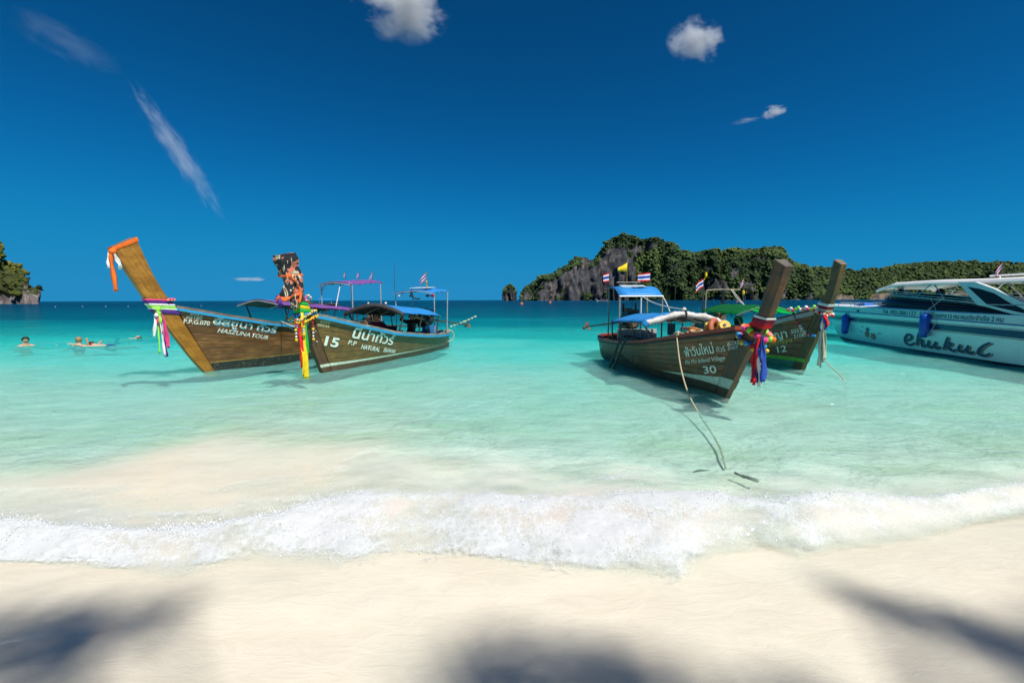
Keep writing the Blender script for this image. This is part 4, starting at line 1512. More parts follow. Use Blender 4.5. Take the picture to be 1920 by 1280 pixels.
# cloth round the head of prow B
a = (1.0, 0, 2.3)
cl = b2.hung("prow_cloth", a, "black floral cloth with orange hem wrapped over the prow of boat 15", "cloth")
def floral():
    m, nt, N, L, B = nodes_of("floral_cloth")
    tc = N.new("ShaderNodeTexCoord")
    n0 = noise(N, L, tc.outputs['Object'], 5, 3)
    v1 = noise(N, L, mapping(N, L, tc.outputs['Object'], (1, 1, .5), (0, .6, 0)).outputs[0], 7.0, 1, .4, 1.2)
    r1 = ramp(N, [(.0, (.012, .012, .016)), (.58, (.015, .014, .02)), (.60, (.62, .55, .36)), (.66, (.60, .52, .34)), (.68, (.03, .02, .04)), (1, (.4, .2, .35))])
    L.new(v1.outputs['Fac'], r1.inputs[0])
    v2 = noise(N, L, tc.outputs['Object'], 6.5, 1, .4, .9)
    r2 = ramp(N, [(.57, (0, 0, 0)), (.60, (1, 1, 1))])
    L.new(v2.outputs['Fac'], r2.inputs[0])
    mx = N.new("ShaderNodeMix")
    mx.data_type = 'RGBA'
    L.new(r2.outputs[0], mx.inputs['Factor'])
    L.new(r1.outputs[0], mx.inputs[6])
    mx.inputs[7].default_value = (.58, .17, .10, 1)
    L.new(mx.outputs[2], B.inputs['Base Color'])
    B.inputs['Roughness'].default_value = .8
    L.new(bump(N, L, n0.outputs['Fac'], .5, .03), B.inputs['Normal'])
    return m
FLORAL = floral()
u0 = b2.u_at(2.08)
rows = []
for i in range(9):
    f, r, t = b2.sect(u0 + (1 - u0) * i / 8)
    g = .02 + .012 * math.sin(i * 1.3)
    rows.append(b2.ring(f, r, t, g))
mb = MB().sheet(rows)
top = [Vector(p) + Vector((.012, 0, .03)) for p in rows[-1][:-1]]
mb.sheet([rows[-1], [tuple(q) for q in top] + [tuple(top[0])]])
mb.add([tuple(q) for q in top], [(0, 1, 2, 3)])
shift(mb, a).build("cloth_cap", FLORAL, cl, smooth=False)
wrap(b2, cl, a, 2.07, 2.11, FAB['rust'], "cloth_tie", .034)
f, r, t = b2.sect(b2.u_at(2.09))
kn = Vector((f.x - .02, .10, f.y))
shift(MB().sphere(kn, .06, 10, 6), a).build("cloth_knot", FAB['rust'], cl, smooth=True)
def skirt(x0, x1, zt, zb_, y0, flare, nfold, hem):
    rows, hrows = [], []
    for i in range(13):
        k = i / 12
        r_ = []
        for j in range(13):
            q = j / 12
            x = x0 + (x1 - x0) * q
            zlow = zb_ + .06 * math.sin(q * 5 + 1)
            z = zt + (zlow - zt) * k
            xx = x + (q - .35) * flare * k + .16 * k * k
            y = y0 + .03 * k + .028 * math.sin(q * nfold) * k
            r_.append((xx, y, z))
        rows.append(r_)
    shift(MB().sheet(rows[:11], .008), a).build("cloth_skirt", FLORAL, cl, smooth=True)
    shift(MB().sheet(rows[10:], .008), a).build("cloth_hem", FAB[hem], cl, smooth=True)
skirt(.64, 1.04, 2.10, 1.64, .115, .34, 13, 'rust')
ribbon(cl, a, [kn, kn + Vector((-.10, .06, -.08)), kn + Vector((-.20, .07, -.22)), kn + Vector((-.22, .07, -.36)), kn + Vector((-.16, .07, -.52))], .055, FAB['rust'], "cloth_edge", (.2, 1, 0))
ribbon(cl, a, [(1.28, .10, 1.70), (1.31, .12, 1.58), (1.27, .12, 1.46)], .11, FAB['purple'], "cloth_tail", (.3, 1, 0), ph=2)
ribbon(cl, a, [(.86, .10, 1.74), (.90, .12, 1.60), (.91, .12, 1.44)], .13, FLORAL, "cloth_tail", (.3, 1, 0), ph=1)
ribbon(cl, a, [(.80, .10, 1.72), (.84, .12, 1.56), (.86, .12, 1.40)], .07, FAB['rust'], "cloth_tail", (.3, 1, 0), ph=3)
# ribbons at the gunwale of boat B
a = (.75, .1, 1.4)
rb = b2.hung("prow_ribbons", a, "green, yellow and red ribbons hanging to the water from the prow of boat 15", "ribbons")
for z0, z1, c in ((1.50, 1.58, 'green'), (1.43, 1.50, 'yellow'), (1.34, 1.43, 'green')):
    wrap(b2, rb, a, z0, z1, FAB[c], "ribbon_band", .018)
f, r, t = b2.sect(b2.u_at(1.40))
k0 = Vector((f.x - .02, t * .8 + .05, f.y - .05))
for dx, dy, ln, c, w_ in ((.06, -.01, 1.12, 'red', .09), (.0, .03, 1.36, 'yellow', .13), (.03, .02, 1.30, 'yellow', .09), (-.07, .02, 1.22, 'green', .08), (-.03, .0, 1.42, 'green', .05)):
    ribbon(rb, a, [k0, k0 + Vector((dx * .7, dy, -ln * .3)), k0 + Vector((dx * 1.1, dy, -ln * .65)), k0 + Vector((dx * .9, dy, -ln))], w_, FAB[c], "ribbon", (.3, 1, 0), ph=dx * 40)
gl_ = b2.hung("flower_garland", a, "yellow and blue flower garlands looped round the prow of boat 15", "garland")
blossom_ring(b2, gl_, a, 1.34, 36, [FAB['skyblue'], FAB['skyblue'], FAB['blue']], .040, .05, .04)
blossom_ring(b2, gl_, a, 1.27, 40, [FAB['gold'], FAB['gold'], FAB['yellow']], .036, .07, .10)
blossom_ring(b2, gl_, a, 1.40, 26, [FAB['gold'], FAB['cream']], .034, .09, .16)
for px_, py_, L_ in ((.44, .17, .42), (.72, .17, .30), (.86, .10, .40)):
    for k in range(7):
        c = ['red', 'red', 'red', 'gold', 'white', 'white', 'gold'][k]
        pompom(gl_, Vector((px_, py_, 1.25 - L_ * k / 6 - .03)) - Vector(a), .042 if c == 'gold' else .028, FAB[c])
for k in range(9):
    pompom(gl_, Vector((.36 + .05 * math.cos(k * 2.4), .02 + .05 * math.sin(k * 2.4), 1.60 + .035 * (k % 4))) - Vector(a), .030, FAB[['white', 'gold', 'pink'][k % 3]])
# mooring rope loop at the stern quarter
o = shift(MB().torus((-5.9, .60, .40), .20, .016, (.9, .5, .0), n=24), (-5.9, .60, .40)).build("rope_loop", ROPE, b2.hung("mooring_rope", (-5.9, .60, .40), "coil of rope hanging from the stern quarter of boat 15", "rope"))

# ------------------------------------------------------------------ boat C: number 30, right of centre
H3 = Hull(6.9, .80, .53, .3, [(-7.1, .52), (-5.2, .5), (-3.66, .57), (-2.28, .7), (-.93, .92), (-.16, 1.05), (.45, 1.17), (.7, 1.22)], zb=.17)
b3 = LongTail("longtail_boat", (3.52, 7.31), (.057, -.998), H3, "dark brown long-tail boat numbered 30 with red gunwale and boarding ladder")
W3 = wood("planks_dark_mossy", (.075, .026, .009), (.26, .095, .034), (.42, .18, .065), .42, stain=(.065, .036, .016), moss=(.075, .088, .036), mossamt=.65)
W3S = wood("prow_black_brown", (.070, .026, .010), (.18, .070, .026), (.32, .135, .048), .42, grain=(.8, 9, 12), along=R(61), stain=(.02, .018, .014))
BROWNB3 = paint("bottom_dark_brown", (.055, .036, .020), .5, .35, 6, wear=(.12, .12, .08))
REDG = paint("gunwale_red", (.34, .050, .030), .5, .25, 9, wear=(.22, .14, .10))
b3.planks(7, W3, BROWNB3, paint("shell_reddish", (.12, .03, .02), .7, .4, 6))
b3.stem([((-.07, -.10), (-.45, -.10), .062), ((.0, .0), (-.40, .0), .064), ((.22, .32), (-.16, .3), .066), ((.60, .85), (.16, .85), .064), ((.97, 1.26), (.72, 1.29), .062), ((1.17, 1.64), (.94, 1.69), .068), ((1.36, 2.02), (1.16, 2.13), .078)], W3S, end_mat=wood("timber_end_grey", (.06, .055, .05), (.14, .125, .105), (.22, .20, .17), .85))
b3.rail("gunwale", REDG, -.08, .04, -.01, .05)
b3.rail("rub_rail", paint("rail_dark", (.03, .022, .018), .6, .3, 8), -.01, .032, -.055, -.02)
b3.stripe("waterline_stripe", STRIPEW, [(0, .175), (.4, .19), (.9, .20), (1.5, .182)], [(0, .325), (.4, .285), (.9, .245), (1.5, .188)], .0, 1.5)
stem_stripe(b3, STRIPEW, .165, .33)
fit_out(b3, paint("seat_red", (.22, .045, .03), .6, .3, 6), paint("floor_red", (.18, .05, .035), .6, .3, 6), (-2.4, -3.4, -4.4, -5.2))
b3.lettering("lettering", "ฟ้าวันใหม่", (-.86, .565), (-.17, .72), .155, -1, WHITE_LETTER, -.1, bold=.01)
b3.lettering("lettering", "ทัวร์", (-.12, .735), (.05, .775), .085, -1, WHITE_LETTER, -.1)
b3.lettering("lettering", "6252", (.10, .862), (.38, .922), .06, -1, WHITE_LETTER, .1)
b3.lettering("lettering", "01017", (.10, .797), (.36, .845), .052, -1, WHITE_LETTER, .1)
b3.lettering("lettering", "Phi Phi Islland Village", (-.90, .425), (.02, .63), .075, -1, WHITE_LETTER, .2)
b3.lettering("lettering", "30", (-.48, .325), (-.19, .385), .125, -1, WHITE_LETTER, -.05, bold=.015)
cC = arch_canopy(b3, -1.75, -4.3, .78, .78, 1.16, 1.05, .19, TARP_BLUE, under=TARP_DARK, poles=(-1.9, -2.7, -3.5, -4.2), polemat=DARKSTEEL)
# rolled silver sheet along the front edge of the canopy
mb = MB()
P = []
rr_ = []
for j in range(33):
    v = -1 + j / 16
    z = 1.16 + .19 * (1 - abs(v) ** 1.7)
    P.append((-1.70 + .015 * math.sin(v * 13), v * .80, z - .045 - .012 * math.sin(v * 8)))
    rr_.append(.062 + .010 * math.sin(v * 17) + .006 * math.sin(v * 41))
mb.tube(P, rr_, 12)
mb.build("rolled_sheet", TARP_SILVER, cC, smooth=True)
for v in (-.98, .98):
    MB().tube([(-1.70, v * .78, 1.16), (-1.70, v * .83, 1.10)], .075, 10).build("sheet_tie", TARP_BLUE, cC)
MB().torus((-1.70, 0, 1.31), .075, .014, (0, 1, 0)).tube([(-1.66, 0, 1.36), (-1.63, 0, 1.20)], .012, 6).build("sheet_tie", BLACKP, cC)
rows = []
for i in range(9):
    t_ = i / 8
    rows.append([(-4.25 - 1.15 * t_, v * .56, 1.70 + .26 * math.sin(min(1, t_ * 1.5) * 1.57) - .02 * v * v) for v in (-1, -.5, 0, .5, 1)])
fC = MB().sheet(rows, .014).build("engine_awning", TARP_BLUE, b3.root, smooth=True)
MB().sheet([[(-4.72, -.36, 1.925), (-4.72, .3, 1.925)], [(-5.0, -.36, 1.985), (-5.0, .3, 1.985)]], .012).build("roof_panel", paint("roof_faded", (.38, .48, .55), .5, .3, 9), fC)
for x, y, zt in ((-4.28, -.55, 1.69), (-4.28, .55, 1.69), (-5.35, -.54, 1.94), (-5.35, .54, 1.94), (-4.28, 0, 1.70)):
    zb0 = H3.zs(x) - .05 if y else .2
    MB().tube([(x, y, zb0), (x, y, zt)], .020, 7).build("awning_post", paint("post_wood", (.30, .24, .17), .7, .3, 9) if y else paint("post_white", (.6, .6, .58), .5), fC)
MB().tube([(-4.26, -.56, 1.685), (-4.26, .56, 1.685)], .016, 6).tube([(-5.37, -.56, 1.93), (-5.37, .56, 1.93)], .016, 6).build("awning_bar", STEEL, fC)
o = b3.hung("canopy_rope", (-4.26, 0, 1.69), "white rope running from the blue stern awning to the canopy of boat 30", "rope")
shift(MB().tube(spline([(-4.26, 0, 1.69), (-3.5, .02, 1.53), (-2.6, .02, 1.44), (-1.75, 0, 1.40)], 6), .012, 6).sphere((-1.75, 0, 1.40), .045, 8, 6), (-4.26, 0, 1.69)).build("rope_line", ROPE_W, o)
shift(MB().tube(spline([(-4.26, .55, 1.68), (-4.0, .55, 1.5), (-3.75, .54, 1.30)], 4), .012, 6), (-4.26, 0, 1.69)).build("rope_line", ROPE_W, o)
thai_flag(b3, (-5.35, -.54, 1.98), .36, (.45, -.8, -.25), .26, .24, ph=.1)
plain_flag(b3, (-5.1, -.12, 2.02), .60, (.35, -.9, -.35), FAB['yellow'], .32, .26)
thai_flag(b3, (-4.6, .34, 1.98), .32, (.25, -.95, -.12), .36, .22, ph=.6)
MB().tube([(-5.1, -.4, 2.06), (-5.1, .25, 2.06)], .02, 6).tube([(-5.1, .1, 1.98), (-5.1, .1, 2.45)], .008, 6).build("roof_rack", DARKSTEEL, fC)
engine(b3, -4.95, 1.02, (-7.7, -.62, .72), .7, y=-.1)
MB().box((-5.45, -.1, 1.25), (.06, .06, .5)).build("exhaust_stack", BLACKP, b3.root)
MB().box((-4.55, 0, .62), (.10, 1.02, .44)).build("engine_screen", paint("panel_pale", (.44, .49, .50), .6, .2, 6, wear=(.25, .2, .17)), b3.root)
for y in (-.3, -.1, .1, .3):
    MB().box((-4.49, y, .62), (.012, .02, .42)).build("screen_batten", paint("panel_pale2", (.36, .40, .41), .6), b3.root)
for k, x in enumerate((-2.4, -2.75, -3.1)):
    MB().box((x, .25, .55), (.12, .8, .36)).build("seat_back", BLACKP, b3.root)
for yy in (-.1, .5):
    MB().sheet([[(-2.3, yy, 1.1), (-2.3, yy + .16, 1.1)], [(-2.3, yy, .86), (-2.3, yy + .16, .86)]], .03).build("hanging_towel", fabric("towel_teal", (.05, .16, .20)), cC)
# floats and gear stowed forward in boat C
for nm, loc, rad, ln, tilt, lab, ct in (("float_drum", (-.95, .12, 1.02), .085, .34, .5, "yellow plastic float standing beside the canopy of boat 30", "float"), ("float_drum", (-.55, .16, 1.10), .105, .30, 1.1, "round yellow float on the bow of boat 30 with a hole in its end", "float")):
    o = b3.hung(nm, loc, lab, ct)
    d = Vector((math.sin(tilt), -.25, math.cos(tilt))).normalized()
    P = [d * (-ln / 2), d * (-ln / 2 + .03), d * (ln / 2 - .03), d * (ln / 2)]
    MB().tube(P, [rad * .75, rad, rad, rad * .75], 16).build("drum_body", paint("float_yellow", (.70, .46, .05), .5, .2, 8, wear=(.4, .3, .1)), o, smooth=False)
    MB().tube([d * (ln / 2 - .005), d * (ln / 2 + .012)], .026, 10).build("drum_bung", BLACKP, o)
o = b3.hung("life_ring", (-.78, .13, 1.06), "faded orange life ring leaning between two yellow floats in boat 30", "life ring")
MB().torus((0, 0, 0), .17, .05, (.75, .65, .1), 22, 9).build("ring_body", paint("ring_orange", (.42, .12, .05), .6, .3, 8), o, smooth=True)
o = b3.hung("gear_pile", (-1.25, .05, .92), "coiled orange and pale rope heaped in the bow of boat 30", "rope")
for k in range(5):
    MB().torus((random.uniform(-.1, .1), random.uniform(-.12, .12), .03 * k), .13 - .01 * k, .02, (random.uniform(-.3, .3), random.uniform(-.3, .3), 1), 18, 6).build("coil", ROPE if k % 2 else paint("rope_orange", (.55, .22, .05), .8, .2, 40), o)
# black boarding ladder on the quarter
lad = b3.hung("boarding_ladder", (-2.9, -.85, .55), "black tubular boarding ladder hooked over the side of boat 30", "ladder")
al_ = (-2.9, -.85, .55)
def ladder_side(x):
    return spline([(x + .18, -.58, .74), (x + .10, -.80, .78), (x, -.92, .66), (x - .28, -.98, .28), (x - .55, -1.02, -.10)], 6)
for x in (-2.65, -2.98):
    shift(MB().tube(ladder_side(x), .024, 8), al_).build("ladder_rail", BLACKP, lad, smooth=True)
for k in (.38, .58, .78, .99):
    A_, B_ = ladder_side(-2.65), ladder_side(-2.98)
    i = int(k * (len(A_) - 1))
    shift(MB().tube([A_[i], B_[i]], .022, 8), al_).build("ladder_rung", BLACKP, lad)
for x in (-2.65, -2.98):
    A_ = ladder_side(x)
    shift(MB().tube([A_[int(.70 * (len(A_) - 1))], Vector((x + .22, -.80, .18))], .014, 7), al_).build("ladder_stay", BLACKP, lad)
shift(MB().tube([(-2.43, -.80, .18), (-2.76, -.80, .18)], .014, 7).tube([(-2.43, -.80, .18), (-2.40, -.79, .42)], .012, 7), al_).build("ladder_stay", BLACKP, lad)
# garland and ribbons
a = (1.0, 0, 1.25)
gl_ = b3.hung("flower_garland", a, "pink, lime, orange and blue pompom garland round the prow of boat 30", "garland")
blossom_ring(b3, gl_, a, 1.18, 30, [FAB['pink'], FAB['pink'], FAB['lime'], FAB['lime'], FAB['orange'], FAB['orange'], FAB['salmon']], .058, .055, .10, jit=.02)
blossom_ring(b3, gl_, a, 1.05, 24, [FAB['skyblue'], FAB['blue'], FAB['red'], FAB['gold']], .050, .05, .14, jit=.025)
for k in range(6):
    pompom(gl_, Vector((1.0 - .02 * k, -.12, .92 - .05 * k)) - Vector(a), .045, FAB[['maroon', 'gold', 'gold', 'salmon', 'gold', 'orange'][k]])
rb = b3.hung("prow_ribbons", a, "long red and navy ribbons hanging from the prow of boat 30", "ribbons")
for z0, z1, c in ((1.27, 1.33, 'maroon'), (1.33, 1.36, 'white'), (1.20, 1.27, 'red')):
    wrap(b3, rb, a, z0, z1, FAB[c], "ribbon_band", .016)
k0 = Vector((1.03, -.13, 1.10))
for dx, dy, ln, c, w_ in ((-.10, -.02, .86, 'red', .07), (-.05, -.05, .90, 'red', .08), (-.01, -.06, .80, 'maroon', .06), (.05, -.04, .88, 'navy', .10), (.10, -.02, .84, 'blue', .09), (.0, -.02, .93, 'white', .05), (.07, -.05, .95, 'white', .04), (-.07, -.04, .96, 'red', .05), (.02, -.07, .70, 'red', .06)):
    ribbon(rb, a, [k0, k0 + Vector((dx * .5, dy, -ln * .74 * .3)), k0 + Vector((dx, dy, -ln * .74 * .65)), k0 + Vector((dx * 1.1, dy, -ln * .74))], w_, FAB[c], "ribbon", (.5, -1, 0), ph=dx * 50)

# mooring rope of boat C, from the gunwale to the sand
ropeC = empty("mooring_rope", (2.205, 4.62, -.15), 0, "pale mooring rope sagging from boat 30 down into the shallow water", "rope")
p0 = b3.mat @ Vector((-.93, -.49, .96))
def wpt(x, y, z):
    return (x - 2.205, y - 4.62, z + .15)
MB().tube(spline([wpt(p0.x, p0.y, p0.z), wpt(2.90, 7.80, .52), wpt(2.81, 7.3, .23), wpt(2.73, 6.8, .06), wpt(2.62, 6.2, -.015), wpt(2.48, 5.55, -.045), wpt(2.34, 5.0, -.06), wpt(2.205, 4.62, -.06), wpt(2.15, 4.45, -.09)], 8), .012, 8).build("rope_line", ROPE, ropeC, smooth=True)
o = shift(MB().tube(spline([(-.80, -.42, .99), (-.93, -.45, 1.0), (-1.08, -.47, .97)], 4), .020, 7).tube([(-.86, -.50, .97), (-1.0, -.38, .99)], .018, 7).sphere((-.93, -.46, .995), .038, 8, 6), (0, 0, 0))
o.v = [tuple((b3.mat @ Vector(p)) - Vector((2.205, 4.62, -.15))) for p in o.v]
o.build("rope_knot", ROPE, ropeC)
old = empty("sunken_rope", (2.14, 4.05, -.1), 0, "short dark weedy rope end lying on the sand under water", "rope")
WEED = paint("weedy_rope", (.045, .060, .040), .9, .4, 40)
MB().tube(spline([(-.04, .12, .07), (-.02, .03, .075), (.01, -.07, .09), (.03, -.15, .10)], 5), [.010] * 6 + [.016] * 10, 7).build("rope_line", WEED, old, smooth=True)
old2 = empty("sunken_rope", (1.92, 4.46, -.16), 0, "dark scrap of weed lying left of the mooring rope foot", "weed")
MB().tube(spline([(-.11, -.03, .03), (-.03, .01, .035), (.05, .02, .03), (.11, .03, .03)], 5), [.012, .016, .016, .018, .02, .02, .02, .02, .018, .016, .014, .014, .012, .012, .01, .008], 6, flat=.5).build("weed_strand", WEED, old2, smooth=True)

# ------------------------------------------------------------------ boat D: number 12
H4 = Hull(7.1, .80, .5, .25, [(-7.3, .5), (-5, .58), (-3, .74), (-1.5, .92), (-.63, 1.06), (.14, 1.26), (.63, 1.39)], zb=.20)
b4 = LongTail("longtail_boat", (6.5, 10.1), (-.03, -1.0), H4, "long-tail boat numbered 12 with lime waterline stripe and green awning")
W4 = wood("planks_umber", (.075, .034, .018), (.24, .10, .045), (.40, .19, .08), .45, stain=(.075, .046, .026), moss=(.055, .055, .04), mossamt=.5)
W4S = wood("prow_olive", (.08, .045, .015), (.19, .115, .034), (.30, .20, .065), .5, grain=(.8, 9, 12), along=R(61))
TEALB = paint("bottom_teal", (.03, .22, .18), .5, .3, 6, wear=(.06, .12, .10))
b4.planks(7, W4, TEALB, SHELL)
b4.stem([((-.03, -.10), (-.37, -.10), .062), ((.03, .0), (-.32, .0), .064), ((.20, .32), (-.14, .3), .066), ((.51, .84), (.16, .84), .064), ((.76, 1.33), (.46, 1.36), .064), ((.96, 1.70), (.76, 1.76), .068), ((1.16, 2.27), (.95, 2.38), .078)], W4S, end_mat=W1E)
b4.rail("gunwale", paint("gunwale_dark_red", (.22, .03, .03), .5, .25, 9), -.08, .02, .02, .06)
b4.rail("rub_rail", paint("rail_grey_white", (.42, .42, .38), .6, .2, 9, wear=(.2, .2, .17)), -.01, .04, -.07, .015)
b4.stripe("waterline_stripe", paint("stripe_lime", (.16, .52, .03), .5, .2, 8, wear=(.1, .2, .05)), [(0, .205), (1, .175), (4, .20)], [(0, .285), (1, .255), (4, .25)], .0, 6.8)
stem_stripe(b4, _cache['stripe_lime'], .205, .285)
fit_out(b4, W4, FLOORW)
b4.lettering("lettering", "อภิชญา", (-1.12, .56), (-.26, .73), .18, -1, WHITE_LETTER, -.05, bold=.012)
b4.lettering("lettering", "Apichaya", (-1.00, .445), (-.15, .64), .105, -1, YELLOW_LETTER, .15, bold=.01)
b4.lettering("lettering", "12", (-.61, .335), (-.34, .40), .15, -1, WHITE_LETTER, 0, bold=.015)
b4.lettering("lettering", "5052", (-.16, .82), (.11, .885), .085, -1, WHITE_LETTER, .05)
b4.lettering("lettering", "51083", (-.10, .72), (.20, .795), .085, -1, WHITE_LETTER, .05)
cD = arch_canopy(b4, -1.55, -3.9, .80, .80, 1.22, 1.24, .22, TARP_GREEN, poles=(-1.65, -2.8, -3.8), polemat=DARKSTEEL, ribmat=DARKSTEEL)
frD = MB().tube(spline([(-4.2, -.55, .6), (-4.2, -.55, 1.75), (-4.2, -.45, 1.88), (-4.2, -.2, 1.9), (-4.2, .2, 1.9), (-4.2, .5, 1.9)], 5), .020, 7).build("engine_frame", paint("frame_tan", (.35, .30, .18), .6, .3, 9), b4.root, smooth=True)
for y in (-.62, .62):
    MB().tube([(-4.25, y, .55), (-4.25, y, 1.98)], .022, 7).build("frame_post", DARKSTEEL, frD)
MB().tube([(-4.2, -.02, 1.9), (-4.2, -.02, 1.1)], .03, 7).tube([(-4.2, -.02, 1.9), (-4.2, -.03, 1.5)], .05, 8).build("lashed_pole", BLACKP, frD)
shift(MB().tube(spline([(-4.2, .22, 1.9), (-3.8, .25, 1.6), (-3.4, .28, 1.42)], 4), .010, 6).tube(spline([(-4.2, .26, 1.9), (-3.8, .29, 1.62), (-3.4, .28, 1.42)], 4), .010, 6), (-4.2, .22, 1.9)).build("rope_line", ROPE_W, b4.hung("awning_rope", (-4.2, .22, 1.9), "pair of white ropes from the tall frame to the green awning", "rope"))
thai_flag(b4, (-4.25, -.62, 1.95), .30, (.3, -.85, -.45), .34, .26, ph=.2, drop=.05)
thai_flag(b4, (-4.25, .62, 1.98), .28, (.2, -.5, -.8), .22, .18, ph=.5)
MB().sphere((-4.25, -.55, 2.36), .04, 8, 6, (1, 1, 2.2)).tube([(-4.25, -.6, 2.2), (-4.25, -.55, 2.36)], .01, 5).build("pole_tip", FAB['yellow'], frD)
MB().sphere((-4.25, .62, 1.80), .045, 8, 6, (1, 1, 2)).build("pole_sleeve", FAB['gold'], frD)
engine(b4, -4.7, 1.02, (-7.4, .3, .6), .6)
a = (.72, 0, 1.40)
gl_ = b4.hung("flower_garland", a, "pink, white and lime blossom garland draped along the bow rail of boat 12", "garland")
blossom_ring(b4, gl_, a, 1.36, 20, [FAB['white'], FAB['salmon'], FAB['red']], .045, .04, .06)
for k in range(12):
    q = k / 11
    pompom(gl_, Vector((.55 - .75 * q, -.10 - .16 * q, 1.42 - .06 * q + .03 * math.sin(k * 2))) - Vector(a), .05, FAB[['white', 'lime', 'lime', 'pink', 'white', 'salmon'][k % 6]])
for k in range(13):
    q = k / 12
    pompom(gl_, Vector((-.02 + .62 * q, -.24 + .10 * q, 1.28 - .62 * math.sin(q * 1.45) * (1 - .28 * q))) - Vector(a), .040, FAB[['navy', 'navy', 'maroon', 'red', 'white', 'white', 'cream', 'white', 'red', 'salmon', 'blue', 'skyblue', 'skyblue'][k]])
rb = b4.hung("prow_ribbons", a, "long cream and white ribbons hanging from the prow of boat 12", "ribbons")
for z0, z1, c in ((1.40, 1.46, 'maroon'), (1.46, 1.52, 'white'), (1.34, 1.40, 'cream')):
    wrap(b4, rb, a, z0, z1, FAB[c], "ribbon_band", .016)
k0 = Vector((.85, -.12, 1.30))
for dx, dy, ln, c, w_ in ((-.05, -.02, 1.18, 'cream', .08), (.0, -.04, 1.20, 'white', .08), (.04, -.03, 1.10, 'cream', .07), (.08, -.02, 1.02, 'cream', .06), (-.02, -.05, .40, 'navy', .06), (.09, -.03, .35, 'blue', .05), (.12, -.02, .30, 'red', .07), (.02, -.04, 1.22, 'maroon', .03)):
    ribbon(rb, a, [k0, k0 + Vector((dx * .5, dy, -ln * .9 * .3)), k0 + Vector((dx, dy, -ln * .9 * .65)), k0 + Vector((dx * 1.1, dy, -ln * .9))], w_, FAB[c], "ribbon", (.6, -1, 0), ph=dx * 50)
o = empty("anchor_line", (6.2, 8.3, -.3), 0, "thin mooring line slanting into the water below boat 12's bow", "rope")
MB().tube(spline([(.52, 1.5, .8), (.5, 1.3, .55), (.35, .6, .33), (0, 0, .1)], 6), .010, 6).build("rope_line", ROPE, o, smooth=True)
# rope from boat A's gunwale across to boat B's prow
ap = b1.mat @ Vector((-1.6, .55, 1.07))
bp = b2.mat @ Vector((.25, .08, .95))
o = empty("tie_rope", ap, 0, "pale rope tying the leftmost boat's rail to boat 15", "rope")
for k in (0, 1):
    q = bp + Vector((.02 * k, .02, -.22 * k)) - ap
    MB().tube(spline([(0, 0, .02), q * .5 + Vector((0, 0, -.03)), q], 6), .011, 6).build("rope_line", ROPE_W, o, smooth=True)

# ================================================================== SPEEDBOAT
GEL = paint("gelcoat_white", (.88, .90, .86), .22, .05, 3, bstr=.02)
GEL2 = paint("gelcoat_grey", (.66, .71, .70), .25, .06, 3, bstr=.02)
NAVY = paint("band_navy", (.012, .045, .13), .25, .15, 4, bstr=.02)
BOOT = paint("bottom_navy", (.012, .03, .07), .5, .3, 5)
MAROON = paint("pinstripe_maroon", (.16, .03, .04), .4, .1, 8)
PINBLUE = paint("pinstripe_blue", (.03, .12, .40), .4, .1, 8)
ROOFW = paint("roof_white", (.90, .89, .86), .35, .06, 4, bstr=.05)
CREAM = paint("lining_cream", (.62, .54, .40), .6, .1, 5)
GLASS = paint("tinted_glass", (.010, .009, .012), .10, .3, 2, bstr=.0, spec=.18)
CHROME = paint("rail_chrome", (.62, .64, .66), .18, .1, 8, metal=.9, bstr=.02)
LETTER_NAVY = paint("letter_navy", (.015, .05, .13), .4, .1, 12)
LETTER_SHADE = paint("letter_shade", (.32, .22, .20), .5, .1, 12)
LETTER_TEAL = paint("letter_teal", (.02, .14, .20), .5, .1, 12)
FENDER = paint("fender_blue", (.012, .09, .50), .35, .12, 6)

class SpeedHull:
    rk = 1.1
    L = 12.6
    def xs(s, z):
        return 1.1 * max(z, 0) if z > 0 else .6 * z
    def w(s, x, z):
        a = max(0., s.xs(z) - x)
        k = 1 if a < 9 else 1 - .04 * (a - 9)
        v = (.93 + .07 * min(1, max(0, z))) if z > 0 else .93 * max(0.0, 1 + z / .35) ** .5
        return 1.35 * (1 - math.exp(-a / 1.9)) ** .8 * v * k
    def zs(s, x):
        return interp(x, [(-12, 1.16), (-8, 1.2), (-4, 1.28), (1.4, 1.32)])

class Speed(LongTail):
    pass
SHL = SpeedHull()
sb = Speed.__new__(Speed)
d = Vector((.14, .99, 0)).normalized()
sb.rz = math.atan2(d.y, d.x)
sb.h = SHL
sb.root = empty("speedboat", (14.5, 19.9, 0), sb.rz, "white speedboat with navy band, dark windows and white roof at the right edge", "boat")
sb.mat = Matrix.Translation((14.5, 19.9, 0)) @ Matrix.Rotation(sb.rz, 4, 'Z')

def sb_band(name, mat, zl, zh, proud=0.0, n=4, x1=-12.0):
    """strip of topside between two heights; zl/zh may be tables over x"""
    mb = MB()
    zl_ = zl if isinstance(zl, list) else [(0, zl)]
    zh_ = zh if isinstance(zh, list) else [(0, zh)]
    for side in (1, -1):
        rows = []
        for i in range(41):
            a = 13.2 * (i / 40) ** 1.7
            r = []
            for j in range(n):
                z = 0.5
                for _ in range(3):
                    x = SHL.xs(z) - a
                    lo, hi = interp(x, zl_), interp(x, zh_)
                    z = lo + (hi - lo) * j / (n - 1)
                x = SHL.xs(z) - a
                r.append((x, side * (SHL.w(x, z) + proud), z))
            rows.append(r if side > 0 else list(reversed(r)))
        mb.sheet(rows)
    return mb.build(name, mat, sb.root, smooth=True)

